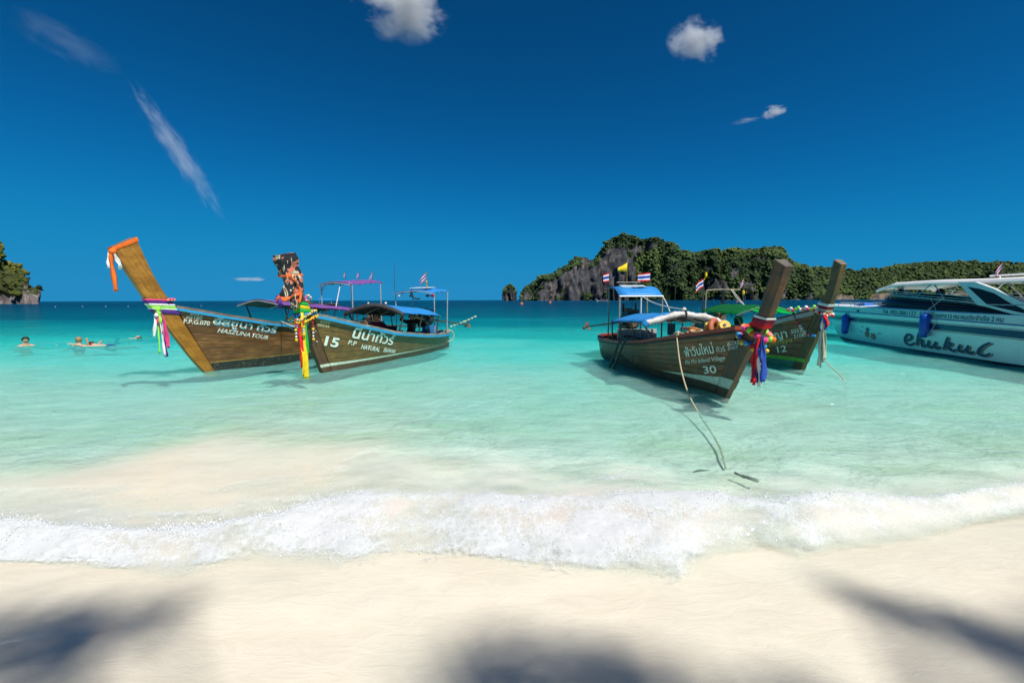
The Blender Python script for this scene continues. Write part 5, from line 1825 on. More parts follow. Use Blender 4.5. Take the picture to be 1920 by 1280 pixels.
B0, B1_ = [(-12, .60), (-8, .70), (-4, .76), (1, .78)], [(-12, .79), (-8, .87), (-4, .90), (1, .92)]
R0, R1_ = [(-12, .90), (-8, .99), (-4, 1.07), (1, 1.10)], [(-12, .925), (-8, 1.015), (-4, 1.095), (1, 1.125)]
TOP = SHL
top_t = [(-12, 1.16), (-8, 1.2), (-4, 1.28), (1.4, 1.32)]
sb_band("hull_bottom", BOOT, -.3, .045, n=5)
sb_band("lower_topside", GEL, .045, B0)
sb_band("navy_band", NAVY, B0, B1_, .006)
sb_band("pinstripe", MAROON, [(x, z - .035) for x, z in B0], [(x, z - .018) for x, z in B0], .006, 2)
sb_band("pinstripe", MAROON, [(x, z + .018) for x, z in B1_], [(x, z + .032) for x, z in B1_], .006, 2)
sb_band("upper_topside", GEL, B1_, R0)
sb_band("rub_rail", PINBLUE, R0, R1_, .025, 3)
sb_band("bulwark", GEL2, R1_, top_t)
mb = MB()
rows = []
for i in range(31):
    a = 13.0 * (i / 30) ** 1.6
    x = 1.1 * 1.3 - a
    w = SHL.w(x, SHL.zs(x))
    z = SHL.zs(x)
    rows.append([(x, w * v, z + .05 * (1 - v * v)) for v in (-1, -.8, -.4, 0, .4, .8, 1)])
mb.sheet(rows, .03).build("deck", GEL, sb.root, smooth=True)
# wrap-round tinted windscreen
def win_pt(k, top):
    """k 0..1 from the near rear corner round the front to the far rear corner"""
    if top:
        path = [(-9.35, 1.16, 1.21), (-8.0, 1.06, 1.47), (-6.2, 1.02, 1.61), (-4.6, .92, 1.71), (-4.0, .62, 1.76), (-3.85, 0, 1.78), (-4.0, -.62, 1.76), (-4.6, -.92, 1.71), (-6.2, -1.02, 1.61), (-8.0, -1.06, 1.47), (-9.35, -1.16, 1.21)]
    else:
        path = [(-9.45, 1.19, 1.19), (-8.0, 1.20, 1.225), (-6.2, 1.17, 1.265), (-4.4, 1.02, 1.30), (-3.4, .68, 1.33), (-3.0, 0, 1.36), (-3.4, -.68, 1.33), (-4.4, -1.02, 1.30), (-6.2, -1.17, 1.265), (-8.0, -1.20, 1.225), (-9.45, -1.19, 1.19)]
    P = spline(path, 5)
    return P[min(int(k * (len(P) - 1) + .5), len(P) - 1)]
rows = [[win_pt(i / 50, False), win_pt(i / 50, False).lerp(win_pt(i / 50, True), .5) + Vector((0, .012 * math.copysign(1, .5 - i / 50), 0)), win_pt(i / 50, True)] for i in range(51)]
wn_ = MB().sheet(rows, .015).build("windscreen", GLASS, sb.root, smooth=True)
MB().tube([win_pt(i / 50, True) for i in range(51)], .018, 7).build("windscreen_trim", GEL2, wn_, smooth=True)
MB().tube([win_pt(i / 50, False) for i in range(51)], .016, 7).build("windscreen_trim", GEL2, wn_, smooth=True)
# roof
rows = []
for x, z in ((-3.62, 1.93), (-3.9, 1.99), (-4.6, 2.12), (-6.2, 2.13), (-7.5, 2.10), (-9.2, 2.09), (-12.2, 2.10)):
    hw = 1.0 if x < -4.2 else .92
    rows.append([(x, v * hw, z + .03 * (1 - v * v) - (.085 if abs(v) == 1 else .03 if abs(v) > .94 else 0)) for v in (-1, -.95, -.88, -.5, 0, .5, .88, .95, 1)])
P_ = [[Vector(q) for q in r] for r in rows]
rf = MB().sheet(rows, .05).build("roof", ROOFW, sb.root, smooth=False)
low = [[(p[0], p[1] * .93, p[2] - .04) for p in r[2:-2]] for r in rows[2:]]
MB().sheet(low, .01).build("roof_lining", CREAM, rf)
for x0, z0, y0, x1, z1, y1 in ((-4.7, 2.08, .93, -5.6, 1.66, .98), (-6.3, 2.09, .95, -6.9, 1.56, 1.03), (-6.3, 2.09, .95, -5.7, 1.64, 1.0), (-4.7, 2.08, .93, -4.4, 1.74, .9), (-9.5, 2.05, .95, -9.1, 1.3, 1.12), (-10.3, 2.05, .95, -10.9, 1.2, 1.12), (-9.0, 2.05, .95, -10.2, 1.5, 1.1)):
    for sd in (1, -1):
        MB().tube([(x0, sd * y0, z0), (x1, sd * y1, z1)], .016, 7).build("roof_strut", CHROME, rf)
for zoff in (.0, .085):
    MB().tube(spline([(-4.2, .93, 1.80 + zoff), (-5.4, 1.0, 1.72 + zoff), (-6.8, 1.04, 1.64 + zoff), (-8.1, 1.06, 1.55 + zoff * .6)], 5), .011, 6).build("side_rail", CHROME, sb.root, smooth=True)
    MB().tube(spline([(-4.2, -.93, 1.80 + zoff), (-5.4, -1.0, 1.72 + zoff), (-6.8, -1.04, 1.64 + zoff), (-8.1, -1.06, 1.55 + zoff * .6)], 5), .011, 6).build("side_rail", CHROME, sb.root, smooth=True)
# side wings with dark quarter-lights
for sd in (1, -1):
    outer = [(-7.50, 2.05), (-8.05, 2.04), (-8.65, 1.84), (-9.42, 1.52), (-10.6, 1.16), (-10.6, 1.10), (-9.4, 1.19), (-8.52, 1.39), (-8.22, 1.44)]
    n = len(outer)
    y0, y1 = 1.08, 1.17
    vs = [(x, sd * (y0 + (2.05 - z) * .06), z) for x, z in outer] + [(x, sd * (y1 + (2.05 - z) * .06), z) for x, z in outer]
    fs = [tuple(range(n)) if sd < 0 else tuple(reversed(range(n))), tuple(range(n, 2 * n)) if sd > 0 else tuple(reversed(range(n, 2 * n)))] + [(i, (i + 1) % n, n + (i + 1) % n, n + i) for i in range(n)]
    wg = MB().add(vs, fs).build("side_wing", GEL2, sb.root)
    qs = [(-7.85, 1.915), (-8.24, 1.85), (-8.67, 1.73), (-9.16, 1.48), (-9.9, 1.19), (-9.44, 1.27), (-8.54, 1.435)]
    m_ = len(qs)
    vs = [(x, sd * (y1 + (2.05 - z) * .06 - .01), z) for x, z in qs] + [(x, sd * (y1 + (2.05 - z) * .06 + .006), z) for x, z in qs]
    fs = [tuple(range(m_)), tuple(range(m_, 2 * m_))] + [(i, (i + 1) % m_, m_ + (i + 1) % m_, m_ + i) for i in range(m_)]
    MB().add(vs, fs).build("quarter_light", GLASS, wg)
    MB().tube([(-8.5, sd * 1.215, 1.45), (-9.6, sd * 1.21, 1.44)], .012, 6).build("wing_bar", CHROME, wg)
# bow rail
for sd in (1, -1):
    P = [(x, sd * max(.02, SHL.w(x, 1.3) - .06), SHL.zs(x) + .13) for x in (1.0, .3, -.6, -1.6, -2.6, -3.2)]
    br = MB().tube(spline(P, 4), .014, 7).build("bow_rail", CHROME, sb.root, smooth=True)
    for p in P[1:]:
        MB().tube([(p[0], p[1], p[2] - .15), p], .012, 6).build("rail_stanchion", CHROME, br)
MB().box((-2.3, .55, 1.40), (.5, .35, .10), .2).build("deck_cushion", paint("cushion_blue", (.03, .16, .55), .6, .15, 6), sb.root)
MB().tube([(-3.2, SHL.w(-3.2, 1.15) + .005, 1.16), (-3.3, SHL.w(-3.3, 1.15) + .012, 1.16)], .035, 10).build("hull_vent", GLASS, sb.root)
# roof aerial bar with flag
ab = MB().tube([(-7.0, 0, 2.24), (-10.5, 0, 2.24)], .025, 7).tube([(-7.3, 0, 2.12), (-7.3, 0, 2.24)], .02, 6).tube([(-9.8, 0, 2.12), (-9.8, 0, 2.24)], .02, 6).build("roof_bar", ROOFW, sb.root)
thai_flag(sb, (-7.35, .0, 2.24), .38, (.2, .5, -1.1), .30, .20, ph=.3)
MB().sphere((-7.9, -.3, 2.52), .05, 9, 6).tube([(-7.9, -.3, 2.15), (-7.9, -.3, 2.5)], .012, 6).build("mast_light", ROOFW, sb.root)
# inside: seats
for x in (-5.2, -6.0, -6.8, -7.6):
    MB().box((x, .0, 1.18), (.5, 1.5, .12)).box((x - .25, .0, 1.36), (.10, 1.5, .36)).build("bench_seat", paint("seat_vinyl", (.45, .42, .38), .5, .1, 6), sb.root)
# lettering
def sb_text(txt, p0, p1, h, mat, shear=0.0, bold=0.0, proud=.008):
    return sb.lettering("lettering", txt, p0, p1, h, 1, mat, shear, proud=proud, bold=bold)
sb_text("Tel. 082-2861127", (-4.70, 1.125), (-6.30, 1.085), .125, LETTER_TEAL, .05, .02)
sb_text("จำนวนผู้โดยสาร 15 คน คนประจำเรือ 2 คน", (-6.42, 1.085), (-9.10, 1.03), .115, LETTER_TEAL, 0, .02)
sb_text("ชูกุล", (-1.9, .56), (-2.45, .52), .15, LETTER_TEAL, 0, .01)
# brush-script name, one object per letter
STROKES = [
    [[(.10, .32), (.30, .42), (.44, .62), (.36, .82), (.20, .80), (.06, .56), (.03, .28), (.14, .06), (.34, .02), (.52, .16), (.62, .28)]],
    [[(.86, 1.02), (.80, .60), (.72, .04)], [(.74, .22), (.88, .50), (1.02, .52), (1.02, .26), (1.04, .06), (1.16, .08), (1.26, .22)]],
    [[(1.40, .56), (1.34, .28), (1.38, .08), (1.50, .06), (1.64, .24), (1.74, .54)], [(1.74, .54), (1.70, .22), (1.76, .04), (1.88, .10), (1.98, .22)]],
    [[(2.34, .96), (2.24, .50), (2.12, .00)], [(2.14, .34), (2.34, .54), (2.48, .52), (2.40, .36), (2.22, .32)], [(2.28, .32), (2.42, .10), (2.58, .04), (2.72, .18)]],
    [[(2.90, .54), (2.82, .26), (2.86, .08), (2.98, .06), (3.12, .24), (3.24, .54)], [(3.24, .54), (3.18, .22), (3.24, .04), (3.38, .08), (3.48, .20)]],
    [[(4.08, .88), (3.86, .66), (3.68, .34), (3.66, .08), (3.82, .00), (4.00, .10), (4.10, .22)]],
]
def brush(letters, x0, x1, z0, z1, H_, wid, proud, mat):
    for st in letters:
        mb = MB()
        for k, line in enumerate(st):
            P = spline([(p[0], p[1], 0) for p in line], 7)
            rows = []
            for i, p in enumerate(P):
                t = P[min(i + 1, len(P) - 1)] - P[max(i - 1, 0)]
                q = i / (len(P) - 1)
                nrm = Vector((-t.y, t.x, 0)).normalized()
                wd = wid * (.35 + .65 * math.sin(math.pi * min(1, .12 + q * .85)) ** .8)
                r = []
                for s_ in (-1, 0, 1):
                    u_ = p + nrm * wd * s_
                    X_ = x0 + (x1 - x0) * u_.x / 4.1
                    Z_ = z0 + (z1 - z0) * u_.x / 4.1 + u_.y * H_
                    r.append((X_, SHL.w(X_, Z_) + proud + .002 * k, Z_))
                rows.append(r)
            mb.sheet(rows)
        mb.build("letter", mat, sb.root, smooth=True)
brush(STROKES, -5.80, -8.90, .150, .135, .40, .078, .006, LETTER_SHADE)
brush(STROKES, -5.74, -8.82, .165, .150, .40, .075, .012, LETTER_NAVY)
# hibiscus decal
fl = empty("flower_decal", (0, 0, 0), parent=sb.root)
def hibiscus(cx, cz, r, col, core, ph, k=0):
    for i in range(5):
        q0 = ph + i * 2 * math.pi / 5
        vs, n_ = [], 9
        for j in range(n_):
            t = j / (n_ - 1)
            ang = q0 + (t - .5) * 1.12
            rr2 = r * (.70 + .30 * math.sin(t * math.pi) + .05 * math.sin(t * 18))
            vs.append((cx + math.cos(ang) * rr2 * 1.55, cz + math.sin(ang) * rr2))
        vs.append((cx + math.cos(q0) * r * .14, cz + math.sin(q0) * r * .14))
        MB().add([(x, SHL.w(x, z) + .006 + .002 * k + .0006 * i, z) for x, z in vs], [tuple(range(len(vs)))]).build("petal", col, fl)
    vs = [(cx + math.cos(q) * r * .24 * 1.5, cz + math.sin(q) * r * .24) for q in [i * .7 for i in range(9)]]
    MB().add([(x, SHL.w(x, z) + .013 + .002 * k, z) for x, z in vs], [tuple(range(9))]).build("flower_core", core, fl)
PETAL = paint("petal_rust", (.62, .13, .04), .5, .2, 12)
hibiscus(-3.72, .335, .115, PETAL, FAB['cream'], .3)
hibiscus(-4.10, .285, .120, PETAL, FAB['cream'], .9, 1)
hibiscus(-3.78, .505, .085, LETTER_TEAL, FAB['skyblue'], .5, 2)
for P in (((-3.45, .42), (-3.35, .40), (-3.25, .43)), ((-4.35, .36), (-4.45, .42), (-4.58, .40)), ((-3.55, .56), (-3.45, .60), (-3.36, .59))):
    rows = []
    S_ = spline([(p[0], p[1], 0) for p in P], 4)
    for p in S_:
        rows.append([(p.x, SHL.w(p.x, z) + .007, z) for z in (p.y - .012, p.y + .012)])
    MB().sheet(rows).build("tendril", LETTER_TEAL, fl)
# fenders
for x, z0, z1, lab in ((-2.5, .26, 1.0, "blue fender hanging near the speedboat's bow"), (-6.8, .46, 1.16, "blue fender hanging amidships over the speedboat's painted name")):
    y = SHL.w(x, .7) + .13
    o = sb.hung("fender", (x, y, z0), lab, "fender", "speedboat fenders")
    a = (x, y, z0)
    P = [(x, y, z0), (x, y, z0 + .03), (x, y, z0 + .09), (x, y, z1 - .09), (x, y, z1 - .03), (x, y, z1)]
    shift(MB().tube(P, [.05, .10, .125, .125, .10, .045], 16), a).build("fender_body", FENDER, o, smooth=True)
    shift(MB().tube([(x, y, z1 - .01), (x, y, z1 + .05)], .035, 10), a).build("fender_eye", FENDER, o)
    shift(MB().tube(spline([(x, y, z1 + .03), (x - .08, y - .1, z1 + .2), (x - .2, y - .3, z1 + .46)], 4), .010, 6), a).build("fender_line", ROPE_W, o)
for P, lab in (([(-4.1, 1.02, 1.45), (-3.4, 1.25, .9), (-2.7, 1.28, .40)], "thin line hanging down the speedboat's side near its bow"), ([(-6.4, 1.05, 1.62), (-7.1, 1.32, 1.05), (-6.95, 1.45, .5)], "thin line hanging down the speedboat's side amidships")):
    o = sb.hung("side_line", P[0], lab, "rope")
    shift(MB().tube(spline(P, 6), .007, 5), P[0]).build("rope_line", ROPE_W, o)

# ================================================================== PEOPLE
def skin_body(name, joints, edges, mats, parent, sub=2, matfun=None):
    """continuous body: joints = {key: (x, y, z, r)}"""
    keys = list(joints)
    me = bpy.data.meshes.new(name)
    me.from_pydata([joints[k][:3] for k in keys], [(keys.index(a), keys.index(b)) for a, b in edges], [])
    o = bpy.data.objects.new(name, me)
    COL.objects.link(o)
    sk = o.modifiers.new("skin", 'SKIN')
    layer = me.skin_vertices[0] if me.skin_vertices else None
    for i, k in enumerate(keys):
        r = joints[k][3]
        layer.data[i].radius = (r, r) if not isinstance(r, tuple) else r
        layer.data[i].use_root = (i == 0)
    ss = o.modifiers.new("sub", 'SUBSURF')
    ss.levels = ss.render_levels = sub
    dg = bpy.context.evaluated_depsgraph_get()
    dg.update()
    m2 = bpy.data.meshes.new_from_object(o.evaluated_get(dg))
    bpy.data.objects.remove(o)
    m2.name = name
    for m in mats:
        m2.materials.append(m)
    if matfun:
        m2.polygons.foreach_set("material_index", [matfun(p.center) for p in m2.polygons])
    m2.polygons.foreach_set("use_smooth", [True] * len(m2.polygons))
    return put(bpy.data.objects.new(name, m2), parent)

def face(parent, c, r, yaw, skin, goggles=False):
    """nose, eyes, mouth and ears on a head centred at c"""
    f = Vector((math.cos(yaw), math.sin(yaw), 0))
    s_ = Vector((-f.y, f.x, 0))
    c = Vector(c)
    MB().sphere(c + f * r * .98, r * .18, 7, 5, (1, 1, 1.4)).build("nose", skin, parent, smooth=True)
    for q in (1, -1):
        MB().sphere(c + s_ * q * r * .9, r * .22, 7, 5, (.6, .6, 1.2)).build("ear", skin, parent, smooth=True)
        MB().sphere(c + f * r * .86 + s_ * q * r * .34 + Vector((0, 0, r * .2)), r * .12, 7, 5).build("eye", BLACKP, parent, smooth=True)
    MB().box(c + f * r * .88 - Vector((0, 0, r * .52)), (r * .14, r * .5, r * .1), yaw).build("mouth", SKIN_RED, parent)
    if goggles:
        for q in (1, -1):
            MB().sphere(c + f * r * .9 + s_ * q * r * .38 + Vector((0, 0, r * .2)), r * .3, 9, 6, (.9, .9, .75)).build("goggle_lens", FAB['cream'], parent, smooth=True)

def head(parent, c, r, hair, yaw=0.0, cover=.1, long_=0.0):
    """hair cap over a head"""
    mb = MB()
    vs, fs, n_, m_ = [], [], 14, 8
    f = Vector((math.cos(yaw), math.sin(yaw), 0))
    for i in range(m_ + 1):
        t = (math.pi * .62) * i / m_
        for k in range(n_):
            q = 2 * math.pi * k / n_
            dv = Vector((math.sin(t) * math.cos(q), math.sin(t) * math.sin(q), math.cos(t)))
            front = max(0, dv.dot(f))
            rr3 = r * (1.08 + .03 * math.sin(5 * q + 3 * t)) * (1 - .22 * front * (t > 1.0))
            z = dv.z * rr3 * 1.12
            if t > 1.0:
                z += front * r * .75 * (t - 1.0)
                z -= long_ * (1 - front) * (t - 1.0)
            vs.append((c[0] + dv.x * rr3, c[1] + dv.y * rr3, c[2] + z))
    for i in range(m_):
        for k in range(n_):
            fs.append((i * n_ + k, (i + 1) * n_ + k, (i + 1) * n_ + (k + 1) % n_, i * n_ + (k + 1) % n_))
    return mb.add(vs, fs).build("hair", hair, parent, smooth=True)

HEADJ = lambda x, y, z, s=1.0: {'neck': (x, y, z, .055 * s), 'skull': (x + .012, y, z + .14 * s, .088 * s), 'crown': (x + .005, y, z + .215 * s, .070 * s)}

def swimmer_upright(loc, rz, label, hairm, skinm, arms, goggles=False, top=None):
    o = empty("person", loc, rz, label, "person")
    J = {'pelvis': (0, 0, -.55, .15), 'chest': (0, 0, -.12, .15), 'collar': (0, 0, .06, .09)}
    J.update(HEADJ(.02, 0, .12))
    E_ = [('pelvis', 'chest'), ('chest', 'collar'), ('collar', 'neck'), ('neck', 'skull'), ('skull', 'crown')]
    for sd, (el, hd) in zip((1, -1), arms):
        s_ = 'l' if sd > 0 else 'r'
        J[s_ + 'sh'] = (0, sd * .17, .03, .065)
        J[s_ + 'el'] = (*el, .045)
        J[s_ + 'wr'] = (*hd, .032)
        h2 = Vector(hd) + (Vector(hd) - Vector(el)).normalized() * .12
        J[s_ + 'ha'] = (*h2, .022)
        E_ += [('collar', s_ + 'sh'), (s_ + 'sh', s_ + 'el'), (s_ + 'el', s_ + 'wr'), (s_ + 'wr', s_ + 'ha')]
        for k in range(4):
            tip = h2 + Vector(((k - 1.5) * .012, (k - 1.5) * .016, .0)) + (Vector(hd) - Vector(el)).normalized() * (.075 - .008 * abs(k - 1.5))
            J[s_ + 'f%d' % k] = (*tip, .009)
            E_.append((s_ + 'ha', s_ + 'f%d' % k))
    for sd in (1, -1):
        s_ = 'L' if sd > 0 else 'R'
        J[s_ + 'hip'] = (0, sd * .1, -.62, .085)
        J[s_ + 'kn'] = (.1, sd * .12, -1.0, .06)
        J[s_ + 'an'] = (-.1, sd * .12, -1.35, .04)
        E_ += [('pelvis', s_ + 'hip'), (s_ + 'hip', s_ + 'kn'), (s_ + 'kn', s_ + 'an')]
    skin_body("body", J, E_, [skinm, HAIR], o)
    head(o, (.03, 0, .275), .098, hairm, 0.0)
    face(o, (.035, 0, .25), .092, 0.0, skinm, goggles)
    if top:
        for y in (-.09, .09):
            MB().tube(spline([(-.165, y * 1.2, -.05), (-.10, y, .07), (.02, y, .10), (.14, y, -.02)], 4), .014, 6).build("bikini_strap", top, o)
        MB().torus((0, 0, -.07), .165, .02, (0, 0, 1)).build("bikini_band", top, o)
    return o

swimmer_upright((-17.7, 16.5, -.06), R(-42), "man in swimming goggles standing shoulder-deep at the far left", HAIR, SKIN_RED, (((.10, .44, -.06), (.35, .62, -.07)), ((.22, -.30, -.12), (.42, -.12, -.10))), True)
swimmer_upright((-15.87, 16.6, -.08), R(118), "woman with tied hair and dark bikini straps seen from behind in the sea", HAIR_L, SKIN_RED, (((.12, .40, -.10), (.25, .58, .01)), ((.10, -.38, -.06), (.42, -.46, .09))), False, FAB['navy'])
def floater(loc, rz, label, hairm, skinm, shorts, face_up, arm_up=False, snorkel=False):
    o = empty("person", loc, rz, label, "person")
    J = {'pelvis': (-.58, 0, -.05, (.14, .10)), 'waist': (-.38, 0, -.03, (.13, .09)), 'chest': (-.18, 0, .0, (.16, .11)), 'neck': (.06, 0, .04, .055), 'skull': (.19, 0, .06, .088), 'crown': (.27, 0, .06, .075)}
    E_ = [('pelvis', 'waist'), ('waist', 'chest'), ('chest', 'neck'), ('neck', 'skull'), ('skull', 'crown')]
    for sd in (1, -1):
        s_ = 'l' if sd > 0 else 'r'
        J[s_ + 'sh'] = (-.06, sd * .18, .01, .06)
        J[s_ + 'el'] = (-.05, sd * .46, .05 if arm_up and sd > 0 else -.03, .042)
        J[s_ + 'wr'] = (.08, sd * .68, .14 if arm_up and sd > 0 else -.02, .03)
        J[s_ + 'ha'] = (.13, sd * .77, .17 if arm_up and sd > 0 else -.02, .024)
        J[s_ + 'hip'] = (-.68, sd * .10, -.04, .085)
        J[s_ + 'kn'] = (-1.08, sd * .13, -.03, .06)
        J[s_ + 'an'] = (-1.48, sd * .15, -.01, .04)
        J[s_ + 'to'] = (-1.62, sd * .15, .05 if face_up else -.08, .03)
        E_ += [('chest', s_ + 'sh'), (s_ + 'sh', s_ + 'el'), (s_ + 'el', s_ + 'wr'), (s_ + 'wr', s_ + 'ha'), ('pelvis', s_ + 'hip'), (s_ + 'hip', s_ + 'kn'), (s_ + 'kn', s_ + 'an'), (s_ + 'an', s_ + 'to')]
        for k in range(4):
            b = Vector(J[s_ + 'ha'][:3])
            J[s_ + 'f%d' % k] = (b.x + .05 + .01 * k, b.y + sd * .06, b.z + .01 * (k - 1.5), .009)
            E_.append((s_ + 'ha', s_ + 'f%d' % k))
    skin_body("body", J, E_, [skinm], o)
    MB().tube([(-.50, 0, -.035), (-.62, 0, -.045), (-.72, 0, -.045)], [.15, .165, .15], 12, flat=.8).build("swim_shorts", shorts, o, smooth=True)
    mb = MB()
    mb.sphere((.235, 0, .055 + (-.02 if face_up else .03)), .105, 12, 8, (1.05, .98, .98))
    mb.build("hair", hairm, o, smooth=True)
    if face_up:
        MB().sphere((.17, 0, .14), .07, 10, 7, (1.25, 1.0, .5)).sphere((.15, 0, .165), .02, 6, 5).build("face", skinm, o, smooth=True)
    if snorkel:
        MB().tube(spline([(.12, .1, .0), (.2, .13, .1), (.26, .13, .32)], 4), .018, 7).build("snorkel", FAB['orange'], o)
    return o
floater((-15.3, 16.7, -.06), R(180 - 8), "snorkeller with orange tube lying face down beside the bikini woman", HAIR, SKIN, FAB['navy'], False, True, True)
floater((-16.35, 19.6, -.07), R(8), "man floating on his back behind the other swimmers", HAIR, SKIN, FAB['navy'], True)

def seated(boat, loc, rz, label, shirt, hairm=HAIR, skinm=SKIN_RED, lean=0.0, arm=((.12, .3, .12), (.35, .28, .06)), s=1.0, parent=None):
    p = boat.mat @ Vector(loc)
    o = empty("person", p, boat.rz + rz, label, "person")
    J = {'pelvis': (0, 0, .10, .13), 'waist': (.0 - lean * .3, 0, .26, .12), 'chest': (.02 - lean * .7, 0, .43, .145), 'collar': (.03 - lean, 0, .55, .085)}
    J.update(HEADJ(.05 - lean, 0, .62, s))
    E_ = [('pelvis', 'waist'), ('waist', 'chest'), ('chest', 'collar'), ('collar', 'neck'), ('neck', 'skull'), ('skull', 'crown')]
    for sd in (1, -1):
        s_ = 'l' if sd > 0 else 'r'
        el, hd = arm
        J[s_ + 'sh'] = (.02 - lean, sd * .18, .52, .065)
        J[s_ + 'el'] = (el[0] - lean * .5, sd * el[1], .30 + el[2], .046)
        J[s_ + 'wr'] = (hd[0], sd * hd[1], .22 + hd[2], .034)
        J[s_ + 'ha'] = (hd[0] + .09, sd * hd[1] * .95, .22 + hd[2], .026)
        J[s_ + 'hp'] = (.06, sd * .10, .09, .09)
        J[s_ + 'kn'] = (.45, sd * .13, .12, .065)
        J[s_ + 'an'] = (.48, sd * .13, -.28, .042)
        J[s_ + 'to'] = (.62, sd * .13, -.32, .035)
        E_ += [('collar', s_ + 'sh'), (s_ + 'sh', s_ + 'el'), (s_ + 'el', s_ + 'wr'), (s_ + 'wr', s_ + 'ha'), ('pelvis', s_ + 'hp'), (s_ + 'hp', s_ + 'kn'), (s_ + 'kn', s_ + 'an'), (s_ + 'an', s_ + 'to')]
        for k in range(4):
            J[s_ + 'f%d' % k] = (hd[0] + .16, sd * hd[1] * .95 + (k - 1.5) * .018, .21 + hd[2], .009)
            E_.append((s_ + 'ha', s_ + 'f%d' % k))
    def mf(c):
        return 1 if (c.z < .60 and not (c.x > .2 and c.z > .16)) else 0
    skin_body("body", J, E_, [skinm, shirt], o, 2, mf)
    head(o, (.065 - lean, 0, .62 + .165 * s), .098 * s, hairm, 0.0, long_=.06)
    face(o, (.068 - lean, 0, .62 + .145 * s), .092 * s, 0.0, skinm)
    return o

seated(b4, (-2.95, -.05, .15), R(200), "person with bushy dark hair in a green shirt sitting under the green awning", fabric("shirt_green", (.012, .10, .06)), s=1.25)
seated(b2, (-4.0, .15, .42), R(0), "dark figure leaning back under the blue canopy of boat 15", BLACKP, lean=.18, arm=((-.05, .40, .30), (.05, .22, .46)))
seated(b2, (-2.9, -.32, .40), R(20), "person in a maroon top sitting at the front of boat 15's canopy", FAB['maroon'])
for loc, lab, sh in (((-3.75, .15, 1.02), "foremost dark-haired passenger behind the speedboat's windscreen", FAB['red']), ((-4.75, .2, .93), "middle dark-haired passenger in the speedboat, head just over the glass", BLACKP), ((-5.6, .2, .99), "rearmost dark-haired passenger in the speedboat wearing orange", FAB['orange'])):
    seated(sb, loc, R(0), lab, sh, s=1.1)

# ================================================================== FAR BOATS, BUOYS, FLOAT LINE
def small_boat(loc, rz, L_, mat, label, canopy=None, big=1.0):
    o = empty("distant_boat", loc, rz, label, "boat")
    rows = []
    for i in range(15):
        t = -1 + i / 7
        w = .9 * (1 - abs(t) ** 2.6) + .03
        zt = .55 + .9 * max(0, t) ** 3 + .12 * t * t
        rows.append([(t * L_ / 2, v * w * (1 if abs(v) > .5 else .6), -.2 if abs(v) < .5 else zt * abs(v)) for v in (-1, -.6, 0, .6, 1)])
    MB().sheet(rows, .06).build("hull", mat, o, smooth=True)
    MB().tube(spline([(L_ / 2 - .1, 0, 1.2), (L_ / 2 + .5, 0, 2.0), (L_ / 2 + .8, 0, 2.7)], 4), [.12] * 8 + [.10], 6).build("prow", mat, o)
    if canopy:
        c = MB().sheet([[(-L_ * .3, y, 1.9 + .25 * (1 - y * y)) for y in (-1, -.5, 0, .5, 1)], [(L_ * .12, y, 1.9 + .25 * (1 - y * y)) for y in (-1, -.5, 0, .5, 1)]], .05).build("canopy", canopy, o)
        for x in (-L_ * .28, L_ * .10):
            for y in (-.85, .85):
                MB().tube([(x, y, .5), (x, y, 1.95)], .04, 6).build("canopy_pole", STEEL, c)
    MB().box((-L_ * .1, 0, .7), (1.2, .7, .5)).build("cargo_box", TARP_DARK, o)
    return o
small_boat((66, 330, 0), R(170), 9, GEL, "small pale boat far out in front of the limestone island")
small_boat((-58, 140, 0), R(200), 9, W1, "long-tail boat with awning far off behind the leftmost boat", TARP_BLUE)
BUOYO = paint("buoy_orange", (.75, .16, .04), .4, .1, 6)
BUOYW = paint("buoy_white", (.75, .73, .66), .4, .1, 6)
def buoy(x, y, r, mat, label, group):
    o = empty("buoy", (x, y, 0), 0, label, "buoy", group)
    MB().sphere((0, 0, r * .35), r, 12, 8, (1, 1, .95)).build("float_ball", mat, o, smooth=True)
    MB().tube([(0, 0, r * 1.2), (0, 0, r * 1.5)], r * .18, 8).torus((0, 0, r * 1.55), r * .2, r * .07, (1, 0, 0), 12, 5).build("buoy_eye", mat, o)
    return o
buoy(3.37, 158, .55, BUOYO, "orange mooring buoy far out, just left of the limestone island", "mooring buoys")
buoy(18.8, 225, .65, BUOYO, "orange mooring buoy far out, before the island's left cliffs", "mooring buoys")
buoy(-66, 210, .5, BUOYW, "white buoy near the horizon left of boat 15's prow", "mooring buoys")
buoy(-58, 210, .6, BUOYW, "white buoy near the horizon seen through the purple awning frame", "mooring buoys")
buoy(128, 260, .45, BUOYO, "small orange buoy seen between the posts of boat 12's frame", "mooring buoys")
for k, x in enumerate((-132, -126, -121, -116, -111, -106, -98)):
    buoy(x, 132 + 2.0 * k, .11, BUOYW, "white swim-line float near the left horizon, %s from the headland" % ['first', 'second', 'third', 'fourth', 'fifth', 'sixth', 'seventh'][k], "swim-line floats")
fl_ = empty("float_line", (-2.35, 17.2, .45), 0, "line of yellow floats stretching from the stern of boat 15", "rope")
P = spline([(0, 0, .10), (.9, 3.5, -.05), (2.0, 9, -.30), (3.0, 16, -.40)], 8)
P = [Vector(p) for p in spline([(0.02, .2, .15), (.5, .25, .32), (1.0, .3, .55)], 8)]
MB().tube(P, .008, 5).build("float_rope", ROPE_W, fl_)
for k in range(9):
    q = P[int((k + .5) / 9 * (len(P) - 1))]
    MB().sphere(q, .034, 8, 6, (1.2, 1, 1)).build("float", FAB['cream'] if k % 2 else paint("float_pale_yellow", (.75, .66, .30), .5), fl_, smooth=True)

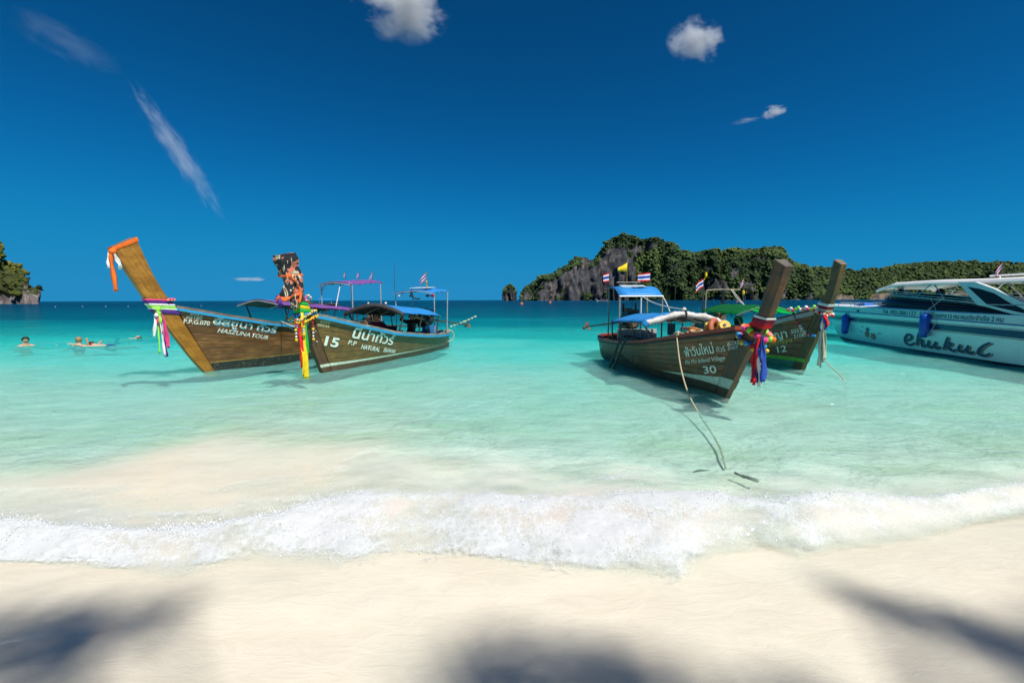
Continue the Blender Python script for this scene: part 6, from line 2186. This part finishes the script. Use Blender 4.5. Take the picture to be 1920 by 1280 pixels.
# ================================================================== TREE OVER THE BEACH (casts the foreground shade)
def shade_tree():
    o = empty("beach_tree", (5.2, -6.2, .5), 0, "tall leaning beach tree behind the camera whose crown shades the foreground", "tree")
    base = Vector((5.2, -6.2, .5))
    T_ = 15.0 / SUN.z
    spots = []   # ground point, radii of the clump
    for gx, gy, rx, ry in ((-2.35, 1.72, .36, .26), (-1.98, 1.95, .24, .17), (-2.75, 1.78, .40, .26), (-1.75, 2.18, .06, .10), (-2.3, 1.35, .70, .32), (-2.2, 2.10, .30, .09),
                           (.18, 1.86, .34, .10), (-.12, 1.78, .20, .12), (.50, 1.78, .25, .12), (.30, 1.50, .60, .26), (1.15, 1.70, .16, .07), (1.1, 1.42, .35, .2),
                           (2.02, 2.20, .12, .09), (2.22, 2.05, .18, .13), (2.45, 1.92, .24, .17), (2.75, 1.80, .30, .20), (2.5, 1.60, .35, .20), (1.95, 2.30, .07, .07), (3.1, 1.95, .3, .25)):
        c = Vector((gx, gy, .02)) + SUN * (T_ + random.uniform(-1.5, 1.5))
        spots.append((c, rx * 1.25, ry * 1.25))
    bark = wood("bark", (.05, .04, .03), (.13, .10, .075), (.22, .18, .14), .9, grain=(3, 3, 1))
    hub = base + Vector((.8, -.9, 11.2))
    trunk = spline([base, base + Vector((.1, .1, 3.8)), base + Vector((.4, -.3, 7.6)), hub], 6)
    shift(MB().tube(trunk, [.34 - .012 * i for i in range(len(trunk))], 12), base).build("trunk", bark, o, smooth=True)
    for c, rx, ry in spots:
        m_ = hub.lerp(c, .5) + Vector((0, 0, .5))
        shift(MB().tube(spline([hub, m_, c], 5), [.085 - .0065 * i for i in range(11)], 6), base).build("limb", bark, o, smooth=True)
    lm = leaf_mat("tree_leaves", (.02, .045, .010), (.05, .10, .018), (.12, .18, .03), 3.0)
    Vs, Fs, n_ = [], [], 0
    for c, rx, ry in spots:
        cnt = int(95 * (rx * ry) / .06) + 18
        for _ in range(cnt):
            v = Vector((random.gauss(0, 1), random.gauss(0, 1), random.gauss(0, 1))).normalized() * random.random() ** .6 * 1.25
            p = c + Vector((v.x * rx, v.y * ry, v.z * .35)) - base
            a_ = Vector((random.uniform(-1, 1), random.uniform(-1, 1), random.uniform(-.35, .35))).normalized()
            b_ = a_.cross(Vector((random.uniform(-.4, .4), random.uniform(-.4, .4), 1))).normalized()
            l_ = random.uniform(.035, .06)
            Vs += [p - a_ * l_, p + b_ * l_ * .55, p + a_ * l_, p - b_ * l_ * .55]
            Fs.append((n_, n_ + 1, n_ + 2, n_ + 3))
            n_ += 4
    me = np_mesh("crown", np.array([v[:] for v in Vs]), np.array(Fs), False)
    attr(me, "tone", np.repeat(RNG.random(len(Fs)), 4))
    me.materials.append(lm)
    put(bpy.data.objects.new("crown", me), o, kind="stuff")
shade_tree()
